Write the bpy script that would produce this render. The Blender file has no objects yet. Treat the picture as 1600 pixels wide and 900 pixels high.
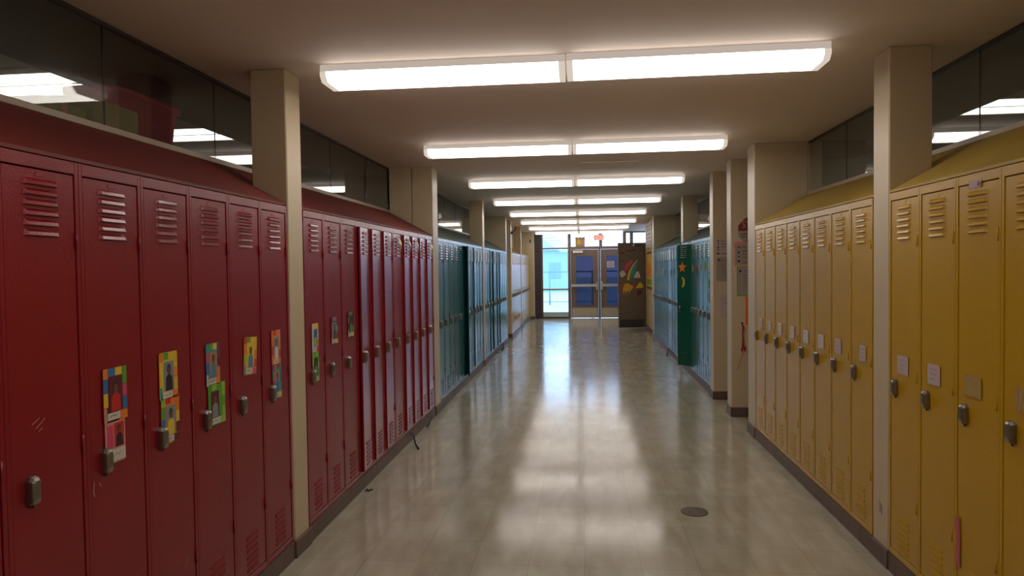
import bpy, math, random
from mathutils import Vector, Matrix

random.seed(7)
C = bpy.context.scene.collection
SC = bpy.context.scene
H = 1.62            # eye height
XL, XR = -1.63, 1.60   # locker faces of the two sides
WL, WR = -2.11, 2.08   # glass planes above the lockers
ZC = 2.747          # ceiling
ZS = 2.262          # sill of the high windows
ZT = 1.985          # top of the lockers
ZB = 0.10           # top of the plinth

# ------------------------------------------------------------------ materials
def mat_base(name):
    m = bpy.data.materials.new(name); m.use_nodes = True
    nt = m.node_tree
    for n in list(nt.nodes): nt.nodes.remove(n)
    out = nt.nodes.new('ShaderNodeOutputMaterial')
    return m, nt, out

def N(nt, kind, **kw):
    n = nt.nodes.new(kind)
    for k, v in kw.items():
        if k.startswith('i_'): n.inputs[k[2:].replace('_', ' ')].default_value = v
        else: setattr(n, k, v)
    return n

def rgba(c): return (c[0], c[1], c[2], 1.0)

def paint(name, col, rough=0.4, var=0.12, bump=0.0, bscale=60, metal=0.0, spec=0.5, nscale=3.0, coat=0.0, coat_rough=0.1):
    """a surface colour with faint mottling and optional fine surface relief"""
    m, nt, out = mat_base(name)
    p = N(nt, 'ShaderNodeBsdfPrincipled')
    tc = N(nt, 'ShaderNodeTexCoord')
    ns = N(nt, 'ShaderNodeTexNoise'); ns.inputs['Scale'].default_value = nscale; ns.inputs['Detail'].default_value = 5
    nt.links.new(tc.outputs['Object'], ns.inputs['Vector'])
    mx = N(nt, 'ShaderNodeMix', data_type='RGBA')
    lo = tuple(max(0, c * (1 - var)) for c in col); hi = tuple(min(1, c * (1 + var)) for c in col)
    mx.inputs[6].default_value = rgba(lo); mx.inputs[7].default_value = rgba(hi)
    nt.links.new(ns.outputs['Fac'], mx.inputs[0]); nt.links.new(mx.outputs[2], p.inputs['Base Color'])
    p.inputs['Roughness'].default_value = rough; p.inputs['Metallic'].default_value = metal
    p.inputs['Specular IOR Level'].default_value = spec
    p.inputs['Coat Weight'].default_value = coat; p.inputs['Coat Roughness'].default_value = coat_rough
    if bump > 0:
        b = N(nt, 'ShaderNodeBump'); b.inputs['Strength'].default_value = bump; b.inputs['Distance'].default_value = 0.002
        n2 = N(nt, 'ShaderNodeTexNoise'); n2.inputs['Scale'].default_value = bscale; n2.inputs['Detail'].default_value = 2
        nt.links.new(tc.outputs['Object'], n2.inputs['Vector'])
        nt.links.new(n2.outputs['Fac'], b.inputs['Height']); nt.links.new(b.outputs['Normal'], p.inputs['Normal'])
        if coat > 0: nt.links.new(b.outputs['Normal'], p.inputs['Coat Normal'])
    nt.links.new(p.outputs[0], out.inputs[0])
    return m

def emit(name, col, s):
    m, nt, out = mat_base(name)
    e = N(nt, 'ShaderNodeEmission'); e.inputs[0].default_value = rgba(col); e.inputs[1].default_value = s
    nt.links.new(e.outputs[0], out.inputs[0]); return m

def glass(name, tint=(1, 1, 1), ior=1.5, refl=(1, 1, 1)):
    m, nt, out = mat_base(name)
    t = N(nt, 'ShaderNodeBsdfTransparent'); t.inputs[0].default_value = rgba(tint)
    g = N(nt, 'ShaderNodeBsdfGlossy'); g.inputs['Roughness'].default_value = 0.01; g.inputs[0].default_value = rgba(refl)
    f = N(nt, 'ShaderNodeFresnel')
    ge = N(nt, 'ShaderNodeNewGeometry'); mi = N(nt, 'ShaderNodeMix', data_type='FLOAT')   # the rays pass straight through the thin pane, so both faces act as air to glass
    mi.inputs[2].default_value = ior; mi.inputs[3].default_value = 1/ior
    nt.links.new(ge.outputs['Backfacing'], mi.inputs[0]); nt.links.new(mi.outputs[0], f.inputs[0])
    mx = N(nt, 'ShaderNodeMixShader')
    nt.links.new(f.outputs[0], mx.inputs[0]); nt.links.new(t.outputs[0], mx.inputs[1]); nt.links.new(g.outputs[0], mx.inputs[2])
    nt.links.new(mx.outputs[0], out.inputs[0]); return m

def floor_mat():
    m, nt, out = mat_base('polished_vinyl_tile')
    p = N(nt, 'ShaderNodeBsdfPrincipled')
    tc = N(nt, 'ShaderNodeTexCoord')
    br = N(nt, 'ShaderNodeTexBrick', offset=0.0, squash=1.0)
    br.inputs['Scale'].default_value = 1.0
    br.inputs['Brick Width'].default_value = 0.305; br.inputs['Row Height'].default_value = 0.305
    br.inputs['Mortar Size'].default_value = 0.0018; br.inputs['Mortar Smooth'].default_value = 0.3
    br.inputs['Color1'].default_value = (0.385, 0.36, 0.29, 1); br.inputs['Color2'].default_value = (0.445, 0.42, 0.34, 1)
    br.inputs['Mortar'].default_value = (0.30, 0.255, 0.19, 1)
    nt.links.new(tc.outputs['Object'], br.inputs['Vector'])
    mp = N(nt, 'ShaderNodeMapping'); mp.inputs['Scale'].default_value = (5, 1.6, 1)
    nt.links.new(tc.outputs['Object'], mp.inputs['Vector'])
    n1 = N(nt, 'ShaderNodeTexNoise'); n1.inputs['Scale'].default_value = 2.0; n1.inputs['Detail'].default_value = 3; n1.inputs['Distortion'].default_value = 0.2
    nt.links.new(mp.outputs[0], n1.inputs['Vector'])
    r1 = N(nt, 'ShaderNodeValToRGB'); r1.color_ramp.elements[0].position = 0.35; r1.color_ramp.elements[1].position = 0.68
    r1.color_ramp.elements[0].color = (0.86, 0.84, 0.80, 1); r1.color_ramp.elements[1].color = (1.06, 1.06, 1.05, 1)
    nt.links.new(n1.outputs['Fac'], r1.inputs[0])
    mu = N(nt, 'ShaderNodeMix', data_type='RGBA', blend_type='MULTIPLY'); mu.inputs[0].default_value = 1
    nt.links.new(br.outputs['Color'], mu.inputs[6]); nt.links.new(r1.outputs[0], mu.inputs[7])
    nt.links.new(mu.outputs[2], p.inputs['Base Color'])
    # scuffed wax: roughness varies, slow waviness
    n2 = N(nt, 'ShaderNodeTexNoise'); n2.inputs['Scale'].default_value = 1.6; n2.inputs['Detail'].default_value = 6
    nt.links.new(tc.outputs['Object'], n2.inputs['Vector'])
    mr = N(nt, 'ShaderNodeMapRange'); mr.inputs['From Min'].default_value = 0.3; mr.inputs['From Max'].default_value = 0.7
    mr.inputs['To Min'].default_value = 0.11; mr.inputs['To Max'].default_value = 0.17
    nt.links.new(n2.outputs['Fac'], mr.inputs['Value']); nt.links.new(mr.outputs[0], p.inputs['Roughness'])
    p.inputs['Specular IOR Level'].default_value = 0.7
    nt.links.new(p.outputs[0], out.inputs[0]); return m

def brick_mat(name, c1, c2, mortar, w=0.2, h=0.068, ms=0.008):
    m, nt, out = mat_base(name)
    p = N(nt, 'ShaderNodeBsdfPrincipled'); p.inputs['Roughness'].default_value = 0.45
    tc = N(nt, 'ShaderNodeTexCoord')
    sx = N(nt, 'ShaderNodeSeparateXYZ'); nt.links.new(tc.outputs['Object'], sx.inputs[0])
    ad = N(nt, 'ShaderNodeMath', operation='ADD'); nt.links.new(sx.outputs[0], ad.inputs[0]); nt.links.new(sx.outputs[1], ad.inputs[1])
    cx = N(nt, 'ShaderNodeCombineXYZ'); nt.links.new(ad.outputs[0], cx.inputs[0]); nt.links.new(sx.outputs[2], cx.inputs[1])
    br = N(nt, 'ShaderNodeTexBrick'); br.inputs['Scale'].default_value = 1
    br.inputs['Brick Width'].default_value = w; br.inputs['Row Height'].default_value = h; br.inputs['Mortar Size'].default_value = ms
    br.inputs['Color1'].default_value = rgba(c1); br.inputs['Color2'].default_value = rgba(c2); br.inputs['Mortar'].default_value = rgba(mortar)
    nt.links.new(cx.outputs[0], br.inputs['Vector']); nt.links.new(br.outputs['Color'], p.inputs['Base Color'])
    nt.links.new(p.outputs[0], out.inputs[0]); return m

M = {}
M['floor'] = floor_mat()
M['ceiling'] = paint('ceiling_plaster', (0.80, 0.70, 0.63), 0.75, 0.05, 0.4, 25, nscale=1.2)
M['cream'] = paint('cream_gloss_wall_paint', (0.56, 0.455, 0.30), 0.38, 0.05, 0.15, 40)
M['room_wall'] = paint('classroom_wall_paint', (0.30, 0.33, 0.27), 0.7, 0.05)
M['room_ceiling'] = paint('classroom_ceiling_tile', (0.45, 0.44, 0.42), 0.9, 0.1, 0.5, 90)
M['soffit'] = paint('dark_soffit_paint', (0.20, 0.195, 0.20), 0.8, 0.1)
M['red'] = paint('glossy_red_enamel', (0.235, 0.0045, 0.014), 0.27, 0.10, 0.34, 160, coat=0.25, coat_rough=0.16)
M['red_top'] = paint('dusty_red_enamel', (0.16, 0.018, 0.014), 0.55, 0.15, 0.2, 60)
M['teal'] = paint('teal_enamel_with_daylight_blue', (0.032, 0.145, 0.175), 0.26, 0.10, 0.34, 160, coat=0.25, coat_rough=0.16)  # locker green shifted bluer: reflected daylight put into the colour
M['green'] = paint('glossy_dark_green_enamel', (0.004, 0.085, 0.052), 0.35, 0.10, 0.2, 160)  # the same paint's own green, without the reflected daylight
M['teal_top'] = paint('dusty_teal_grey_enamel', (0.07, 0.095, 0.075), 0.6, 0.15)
M['yellow'] = paint('glossy_yellow_enamel', (0.50, 0.285, 0.004), 0.27, 0.06, 0.34, 160, spec=0.4, coat=0.10, coat_rough=0.16)
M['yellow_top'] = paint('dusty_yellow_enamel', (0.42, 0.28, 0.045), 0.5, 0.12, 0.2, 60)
M['inside'] = paint('dark_locker_interior', (0.03, 0.012, 0.012), 0.6)
M['inside_teal'] = paint('dark_teal_locker_interior', (0.008, 0.03, 0.03), 0.6)
M['base'] = brick_mat('brown_quarry_tile_base', (0.14, 0.088, 0.065), (0.11, 0.07, 0.052), (0.06, 0.042, 0.034), 0.152, 0.2, 0.004)
M['chrome'] = paint('worn_chrome', (0.30, 0.28, 0.25), 0.33, 0.2, metal=1.0, nscale=60)
M['steel'] = paint('brushed_steel', (0.55, 0.53, 0.50), 0.35, 0.1, metal=1.0)
M['dark_trim'] = paint('dark_bronze_trim', (0.035, 0.028, 0.024), 0.4)
M['sill'] = paint('cream_sill_trim', (0.42, 0.34, 0.24), 0.45, 0.12, nscale=8)
M['glass'] = glass('clear_window_glass', (0.86, 0.88, 0.86), 1.5)
M['door_glass'] = glass('dusky_blue_door_glass', (0.15, 0.155, 0.20), 1.45)
M['day_glass'] = glass('daylight_window_glass', (0.94, 0.97, 0.98), 1.45)
M['lens'] = emit('lit_fluorescent_lens', (1.0, 0.915, 0.83), 6.6)
M['lens_end'] = emit('glowing_milky_diffuser_edge', (1.0, 0.86, 0.72), 0.62)
M['off_white'] = paint('off_white_enamel', (0.75, 0.68, 0.56), 0.4, 0.03)
M['lens_edge'] = emit('softly_glowing_fixture_side', (1.0, 0.83, 0.70), 0.46)
M['fixture'] = paint('white_fixture_enamel', (0.78, 0.72, 0.62), 0.4, 0.03)
M['troffer'] = emit('lit_troffer_lens', (0.92, 0.97, 1.0), 4.0)
M['frame_brown'] = paint('brown_aluminium_frame', (0.19, 0.125, 0.085), 0.4, 0.08)
M['door_brown'] = paint('brown_painted_door', (0.135, 0.102, 0.075), 0.45, 0.08)
M['door_edge'] = paint('red_brown_door_edge', (0.16, 0.03, 0.02), 0.5)
M['brick'] = brick_mat('dark_purple_brick', (0.05, 0.03, 0.035), (0.075, 0.045, 0.05), (0.03, 0.028, 0.03))
M['kick'] = paint('worn_metal_kick_plate', (0.50, 0.44, 0.34), 0.35, 0.1, metal=0.6)
M['dark_kick'] = paint('dark_kick_plate', (0.035, 0.035, 0.035), 0.35)
M['snow'] = paint('pale_snowy_ground', (0.48, 0.60, 0.62), 0.9, 0.05)
M['house'] = paint('pale_blue_siding', (0.34, 0.50, 0.50), 0.8, 0.06)
M['house_window'] = paint('pale_house_window', (0.24, 0.38, 0.42), 0.5)
M['house_roof'] = paint('snowy_roof', (0.48, 0.62, 0.62), 0.8)
M['foliage'] = paint('misty_conifer', (0.08, 0.19, 0.17), 0.9, 0.3, nscale=6)
M['fence'] = paint('galvanised_fence_wire', (0.2, 0.3, 0.4), 0.5)
M['paper'] = paint('white_paper', (0.62, 0.56, 0.52), 0.7, 0.04)
M['lilac_paper'] = paint('pale_lilac_paper', (0.50, 0.40, 0.40), 0.7, 0.05)
M['tan_sleeve'] = paint('tan_clear_sleeve', (0.42, 0.28, 0.09), 0.25, 0.15, nscale=20)
M['grey_paper'] = paint('greyish_laminate', (0.33, 0.28, 0.24), 0.3, 0.06)
M['ink'] = paint('dark_ink', (0.04, 0.025, 0.03), 0.6)
M['softink'] = paint('faded_ink', (0.19, 0.12, 0.13), 0.6)
M['redink'] = paint('dark_red_ink', (0.22, 0.03, 0.03), 0.6)
M['cardboard'] = paint('khaki_cardboard', (0.30, 0.27, 0.13), 0.8, 0.25, nscale=14)
M['pinkbin'] = paint('magenta_plastic', (0.80, 0.11, 0.22), 0.35, 0.25, nscale=10)
M['black'] = paint('black_rubber', (0.012, 0.011, 0.011), 0.5)
M['drain'] = paint('bronze_drain_metal', (0.13, 0.10, 0.065), 0.35, 0.2, metal=0.7, nscale=30)
M['ribbon'] = paint('red_ribbon', (0.36, 0.012, 0.008), 0.45, 0.2)
M['orange'] = paint('orange_paper', (0.80, 0.13, 0.03), 0.6, 0.04)
M['scratch'] = paint('pale_scratch', (0.42, 0.18, 0.16), 0.5)
M['pinkmark'] = paint('pink_paint_smear', (0.50, 0.115, 0.13), 0.5, 0.15)
M['glint'] = paint('gold_glint_metal', (0.85, 0.66, 0.40), 0.2, 0.2, 0.3, 30, metal=0.7)  # metal of the strips that stand in for reflections on red vents
M['exit_red'] = emit('exit_letter_glow', (1.0, 0.05, 0.02), 2.5)
M['exit_face'] = emit('exit_face_glow', (1.0, 0.62, 0.52), 0.75)
def cc(name, col, rough=0.45):
    k = 'c_' + name
    if k not in M: M[k] = paint(name + '_print', col, rough, 0.12, nscale=30)
    return k
for n_, c_ in dict(red=(.55, .02, .02), orange=(.75, .2, .02), yellow=(.72, .50, .03), green=(.10, .33, .03), blue=(.02, .16, .42),
                   teal=(.02, .28, .28), pink=(.60, .06, .16), purple=(.13, .03, .2), white=(.6, .58, .5), black=(.015, .015, .018),
                   skin=(.16, .07, .04), grey=(.22, .24, .27), maroon=(.12, .01, .02), mustard=(.62, .33, .03), salmon=(.62, .25, .2), lime=(.3, .5, .05),
                   denim=(.1, .2, .35), brown=(.09, .04, .02), tan=(.4, .22, .1)).items(): cc(n_, c_)

# ------------------------------------------------------------------ mesh helper
class MB:
    def __init__(s): s.v = []; s.f = []; s.m = []; s.sm = []
    def add(s, verts, faces, mi=0, smooth=False):
        b = len(s.v); s.v += [tuple(v) for v in verts]
        for f in faces: s.f.append(tuple(b + i for i in f)); s.m.append(mi); s.sm.append(smooth)
    def box(s, x0, x1, y0, y1, z0, z1, mi=0, c=0.0):
        if c <= 0:
            v = [(x0,y0,z0),(x1,y0,z0),(x1,y1,z0),(x0,y1,z0),(x0,y0,z1),(x1,y0,z1),(x1,y1,z1),(x0,y1,z1)]
            s.add(v, [(0,3,2,1),(4,5,6,7),(0,1,5,4),(1,2,6,5),(2,3,7,6),(3,0,4,7)], mi); return s
        # chamfered box: 24 corner vertices, welded hull
        X, Y, Z = (x0, x1), (y0, y1), (z0, z1); v = []; idx = {}
        for i in (0,1):
            for j in (0,1):
                for k in (0,1):
                    sx, sy, sz = (1-2*i)*c, (1-2*j)*c, (1-2*k)*c
                    for a, p in enumerate(((X[i], Y[j]+sy, Z[k]+sz), (X[i]+sx, Y[j], Z[k]+sz), (X[i]+sx, Y[j]+sy, Z[k]))):
                        idx[(i,j,k,a)] = len(v); v.append(p)
        F = []
        for i in (0,1): F.append([idx[(i,0,0,0)], idx[(i,1,0,0)], idx[(i,1,1,0)], idx[(i,0,1,0)]])
        for j in (0,1): F.append([idx[(0,j,0,1)], idx[(1,j,0,1)], idx[(1,j,1,1)], idx[(0,j,1,1)]])
        for k in (0,1): F.append([idx[(0,0,k,2)], idx[(1,0,k,2)], idx[(1,1,k,2)], idx[(0,1,k,2)]])
        for i in (0,1):
            for j in (0,1): F.append([idx[(i,j,0,0)], idx[(i,j,1,0)], idx[(i,j,1,1)], idx[(i,j,0,1)]])
        for i in (0,1):
            for k in (0,1): F.append([idx[(i,0,k,0)], idx[(i,1,k,0)], idx[(i,1,k,2)], idx[(i,0,k,2)]])
        for j in (0,1):
            for k in (0,1): F.append([idx[(0,j,k,1)], idx[(1,j,k,1)], idx[(1,j,k,2)], idx[(0,j,k,2)]])
        for i in (0,1):
            for j in (0,1):
                for k in (0,1): F.append([idx[(i,j,k,0)], idx[(i,j,k,1)], idx[(i,j,k,2)]])
        cen = Vector(((x0+x1)/2, (y0+y1)/2, (z0+z1)/2)); out = []
        for f in F:
            p = [Vector(v[q]) for q in f]; n = (p[1]-p[0]).cross(p[2]-p[0]); mid = sum(p, Vector())/len(p)
            out.append(tuple(f) if n.dot(mid-cen) > 0 else tuple(reversed(f)))
        s.add(v, out, mi); return s
    def prism(s, pts, y0, y1, mi=0, axis='y', smooth=False):
        """polygon pts extruded along an axis; pts are (x,z) for y, (y,z) for x, (x,y) for z"""
        def P(a, b, t): return (a, t, b) if axis == 'y' else ((t, a, b) if axis == 'x' else (a, b, t))
        n = len(pts); v = [P(a, b, y0) for a, b in pts] + [P(a, b, y1) for a, b in pts]
        F = [tuple(range(n))[::-1], tuple(range(n, 2*n))] + [(i, (i+1) % n, n+(i+1) % n, n+i) for i in range(n)]
        cen = Vector([sum(q[k] for q in v)/len(v) for k in range(3)]); out = []
        area = sum(pts[i][0]*pts[(i+1) % n][1]-pts[(i+1) % n][0]*pts[i][1] for i in range(n))
        flip = (area > 0) ^ (y1 > y0)
        if axis == 'y': flip = not flip
        for f in F: out.append(tuple(reversed(f)) if flip else f)
        s.add(v, out, mi, smooth); return s
    def disc(s, cx, cz, r, y0, y1, mi=0, n=20, rz=None, axis='y'):
        rz = rz or r
        return s.prism([(cx+r*math.cos(2*math.pi*i/n), cz+rz*math.sin(2*math.pi*i/n)) for i in range(n)], y0, y1, mi, axis)
    def tube(s, pts, r, mi=0, n=8):
        pts = [Vector(p) for p in pts]; rings = []
        rr = r if isinstance(r, (list, tuple)) else [r]*len(pts)
        for i, p in enumerate(pts):
            d = (pts[min(i+1, len(pts)-1)]-pts[max(i-1, 0)]).normalized()
            a = d.cross(Vector((0,0,1)) if abs(d.z) < 0.9 else Vector((1,0,0))).normalized(); b = d.cross(a)
            rings.append([p+a*rr[i]*math.cos(2*math.pi*k/n)+b*rr[i]*math.sin(2*math.pi*k/n) for k in range(n)])
        v = [q for r_ in rings for q in r_]; F = []
        for i in range(len(pts)-1):
            for k in range(n): F.append((i*n+k, i*n+(k+1) % n, (i+1)*n+(k+1) % n, (i+1)*n+k))
        F.append(tuple(range(n))[::-1]); F.append(tuple((len(pts)-1)*n+k for k in range(n)))
        s.add(v, F, mi, True); return s
    def strip(s, pts, w, y, mi=0, t=0.0006):
        """a flat pen stroke in the xz plane"""
        for (a, b), (c, d) in zip(pts[:-1], pts[1:]):
            L = math.hypot(c-a, d-b) or 1; nx, nz = -(d-b)/L*w/2, (c-a)/L*w/2
            s.prism([(a+nx, b+nz), (a-nx, b-nz), (c-nx, d-nz), (c+nx, d+nz)], y, y+t, mi)
        return s
    def build(s, name, mats, parent=None, loc=None, fix=True):
        me = bpy.data.meshes.new(name); me.from_pydata(s.v, [], s.f)
        if not isinstance(mats, (list, tuple)): mats = [mats]
        for k in mats: me.materials.append(M[k])
        for p, mi, sm in zip(me.polygons, s.m, s.sm): p.material_index = mi; p.use_smooth = sm
        if fix:
            import bmesh
            bm = bmesh.new(); bm.from_mesh(me); bmesh.ops.recalc_face_normals(bm, faces=bm.faces); bm.to_mesh(me); bm.free()
        o = bpy.data.objects.new(name, me); C.objects.link(o)
        if parent: o.parent = parent
        if loc: o.location = loc
        return o

def empty(name, loc=(0,0,0), rz=0.0, ry=0.0):
    o = bpy.data.objects.new(name, None); C.objects.link(o); o.location = loc; o.rotation_euler = (0, ry, rz)
    o.empty_display_size = 0.1; return o

def tag(o, label=None, cat=None, group=None, kind=None):
    if label: o['label'] = label
    if cat: o['category'] = cat
    if group: o['group'] = group
    if kind: o['kind'] = kind
    return o

def struct(name, mb, mats, label=None, parent=None):
    o = mb.build(name, mats, parent)
    if not parent: o['kind'] = 'structure'
    if label: o['label'] = label
    return o

def children(o): return [c for c in bpy.data.objects if c.parent == o]

def text_mb(body, size, y, cx, cz, depth=0.001, sx=1.0):
    cu = bpy.data.curves.new('t', 'FONT'); cu.body = body; cu.size = size; cu.extrude = depth/2; cu.align_x = 'CENTER'; cu.align_y = 'CENTER'
    ob = bpy.data.objects.new('t', cu); C.objects.link(ob)
    dg = bpy.context.evaluated_depsgraph_get(); dg.update()
    me = bpy.data.meshes.new_from_object(ob.evaluated_get(dg))
    v = [(p.co.x*sx+cx, y-p.co.z, p.co.y+cz) for p in me.vertices]; f = [tuple(p.vertices) for p in me.polygons]
    bpy.data.objects.remove(ob); bpy.data.curves.remove(cu); bpy.data.meshes.remove(me)
    return v, f

# ------------------------------------------------------------------ camera
def cam():
    YAW, PI_, RO, F = .10216, .02868, -.01372, 1065.0
    f = Vector((-math.sin(YAW)*math.cos(PI_), math.cos(YAW)*math.cos(PI_), -math.sin(PI_)))
    r = f.cross(Vector((0,0,1))).normalized(); u = r.cross(f)
    c, s = math.cos(RO), math.sin(RO); R = c*r+s*u; U = -s*r+c*u
    cd = bpy.data.cameras.new('camera'); cd.sensor_width = 36; cd.lens = F/1600*36; cd.clip_start = 0.05; cd.clip_end = 300
    o = bpy.data.objects.new('camera', cd); C.objects.link(o)
    m = Matrix(((R.x, U.x, -f.x, 0), (R.y, U.y, -f.y, 0), (R.z, U.z, -f.z, H), (0,0,0,1)))
    o.matrix_world = m; SC.camera = o
cam()

# ------------------------------------------------------------------ shell
YB, YE = -3.6, 21.9
struct('floor', MB().box(-2.3, 2.3, YB, YE+0.15, -0.1, 0), 'floor')
struct('ceiling', MB().box(WL-0.02, WR+0.02, YB, YE+0.15, ZC, ZC+0.12), 'ceiling')
struct('wall_back', MB().box(-2.3, 2.3, YB-0.12, YB, 0, ZC), 'cream')
# low walls behind the lockers (below the high windows); far stretches run to the ceiling
wl = MB(); wl.box(WL-0.12, WL, YB, 15.0, 0, ZS); wl.box(WL-0.12, WL, 15.0, 22.05, 0, ZC); struct('wall_left', wl, 'cream')
wr = MB(); wr.box(WR, WR+0.12, YB, 6.53, 0, ZS); wr.box(WR, WR+0.12, 6.53, 8.62, 0, ZC)
wr.box(WR, WR+0.12, 8.62, 15.4, 0, ZS); wr.box(WR, WR+0.12, 15.4, 22.05, 0, 2.30)
struct('wall_right', wr, 'cream')

# columns and piers: (side, y0, y1, outer x, joint)
def column(name, x0, x1, y0, y1, label, joint=None, base=True, side=-1):
    mb = MB()
    if joint is None: mb.box(x0, x1, y0, y1, 0, ZC, c=0.006)
    else:
        mb.box(x0, joint-0.004, y0+0.004, y1, 0, ZC); mb.box(joint-0.005, joint+0.005, y0+0.014, y1-0.004, 0, ZC)
        mb.box(joint+0.004, x1, y0, y1, 0, ZC, c=0.006)
    o = struct(name, mb, 'cream', label)
    if base:
        b = MB(); p = 0.012
        if side < 0: b.box(-1.9 if x0 > -1.9 else x0, x1+p, y0-p, y1+p, 0, ZB, c=0.003)
        else: b.box(x0-p, 1.9 if x1 < 1.9 else x1, y0-p, y1+p, 0, ZB, c=0.003)
        bo = b.build('baseboard', 'base', o)
    return o
column('column', -1.83, -1.625, 3.665, 3.86, 'cream square column standing between two runs of red lockers')
column('column', WL, -1.625, 7.40, 7.66, 'wide cream pier with a vertical joint between red and teal lockers', joint=-1.86)
column('column', -1.845, -1.625, 11.2, 11.4, 'slim cream column between two runs of teal lockers on the red locker side')
column('column', WL, -1.64, 14.78, 15.0, 'wide cream pier at the far end of the teal lockers, before the niche')
column('column', -1.9, -1.63, 15.75, 15.95, 'cream column just past the niche, before the far yellow lockers')
column('column', -1.80, -1.62, 18.30, 18.44, 'thin cream column dividing the far yellow lockers', )
column('column', WL, -1.50, 21.45, YE, 'cream end pier beside the tall daylight window')
column('column', 1.60, 1.815, 3.755, 3.945, 'cream square column between two runs of yellow lockers, pen scribbles near its foot', side=1)
column('column', 1.60, WR, 6.535, 6.80, 'wide cream pier at the end of the yellow lockers', side=1)
column('column', 1.585, WR, 7.47, 7.68, 'cream pier carrying the octagonal poster and red ribbon', side=1)
column('column', 1.575, WR, 8.42, 8.62, 'cream pier with stacked notices beside the teal lockers', side=1)
column('column', 1.625, 1.86, 11.2, 11.4, 'slim cream column behind the green open locker', side=1)
column('column', 1.60, WR, 15.42, 15.72, 'wide cream pier at the far end of the teal lockers, before the open door', side=1)
struct('wall_right', MB().box(1.68, WR, 15.72, 18.28, 0, ZC), 'cream', 'cream wall stretch with posters beside the open brown door')

# baseboards under the lockers
def bb(name, x0, x1, y0, y1): struct(name, MB().box(x0, x1, y0, y1, 0, ZB-0.002), 'base')
for y0, y1 in ((0.85, 3.65), (3.875, 7.385), (7.675, 11.185), (11.415, 14.765), (15.965, 18.285), (18.455, 21.435)):
    bb('baseboard_left', XL-0.40, XL+0.006, y0, y1)
for y0, y1 in ((1.9, 3.74), (3.96, 6.52), (8.635, 11.185), (11.415, 15.405)):
    bb('baseboard_right', XR-0.006, XR+0.40, y0, y1)
bb('baseboard_right', 1.668, 1.68, 15.74, 18.27)
bb('baseboard_right', WR-0.012, WR, 6.82, 7.45); bb('baseboard_right', WR-0.012, WR, 7.70, 8.40)
bb('baseboard_left', WL, WL+0.012, 15.02, 15.73)

# ------------------------------------------------------------------ sloping locker tops
def slope(name, side, y0, y1, m, label, notch=None):
    """wedge from the locker fronts up to the window sill; runs on behind the slim column up to notch"""
    xf, xb = (XL-0.004, WL+0.003) if side < 0 else (XR+0.004, WR-0.003)
    zf, zb = ZT+0.002, ZS-0.006
    mb = MB(); mb.prism([(xf, zf), (xf, zf+0.012), (xb, zb), (xb, zf)], y0, y1)
    if notch:
        xn, yn = notch; t = (xn-xf)/(xb-xf); zn = zf+0.012+(zb-zf-0.012)*t
        mb.prism([(xn, zf), (xn, zn), (xb, zb), (xb, zf)], y1, yn)
    o = mb.build(name, m); return tag(o, label, 'locker hood', 'sloping tops above the lockers')
slope('sloping_hood', -1, 0.85, 3.66, 'red_top', 'sloping red metal top over the closest red lockers, below dark high glass', (-1.835, 3.862))
slope('sloping_hood', -1, 3.866, 7.395, 'red_top', 'sloping red metal top ending against the jointed cream pier')
slope('sloping_hood', -1, 7.665, 11.195, 'teal_top', 'sloping grey-green top between the jointed pier and a slim column, red locker side', (-1.85, 11.402))
slope('sloping_hood', -1, 11.406, 14.775, 'teal_top', 'sloping grey-green top of the farther teal lockers on the red locker side')
slope('sloping_hood', -1, 15.955, 18.295, 'yellow_top', 'sloping pale top above the far yellow lockers, before their thin column', (-1.81, 18.442))
slope('sloping_hood', -1, 18.446, 21.445, 'yellow_top', 'sloping pale top above the far yellow lockers, beside the end pier')
slope('sloping_hood', 1, 3.95, 6.53, 'yellow_top', 'sloping yellow metal top ending against the wide cream pier')
slope('sloping_hood', 1, 1.9, 3.75, 'yellow_top', 'sloping yellow metal top over the four closest yellow lockers', (1.825, 3.946))
slope('sloping_hood', 1, 8.63, 11.195, 'teal_top', 'sloping grey-green top beside the pier with stacked notices', (1.87, 11.402))
slope('sloping_hood', 1, 11.406, 15.41, 'teal_top', 'sloping grey-green top running past the green open locker towards the door')

# ------------------------------------------------------------------ high windows over the lockers
def high_window(n, side, y0, y1, splits):
    x = WL if side < 0 else WR; s = side
    xa, xb = sorted((x, x+s*0.035))
    f = MB(); f.box(*sorted((x-s*0.004, x+s*0.05)), y0, y1, ZS-0.004, ZS+0.022)       # sill
    o = struct('window_%d' % n, f, 'sill')
    h = MB(); h.box(xa, xb, y0, y1, ZC-0.016, ZC-0.001); h.build('head_rail', 'dark_trim', o)
    ys = [y0]+[q for q in splits if y0 < q < y1]+[y1]
    for a, b in zip(ys[:-1], ys[1:]):
        g = MB(); g.box(x+s*0.014-0.003, x+s*0.014+0.003, a+0.002, b-0.002, ZS+0.023, ZC-0.017); g.build('pane', 'glass', o)
        if b != y1: j = MB(); j.box(x+s*0.014-0.003, x+s*0.014+0.003, b-0.0018, b+0.0018, ZS+0.023, ZC-0.017); j.build('joint', 'black', o)
    return o
sp = [0.03, 0.98, 1.93, 2.88, 3.81, 4.74, 5.66, 6.62]
high_window(1, -1, YB, 7.395, sp)
high_window(2, -1, 7.665, 14.775, [8.6, 9.55, 10.5, 11.45, 12.4, 13.35])
high_window(3, 1, YB, 6.53, [0.1, 1.03, 1.97, 2.9, 3.845, 4.75, 5.66])
high_window(4, 1, 8.625, 15.415, [9.6, 10.55, 11.5, 12.45, 13.4, 14.4])

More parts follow.
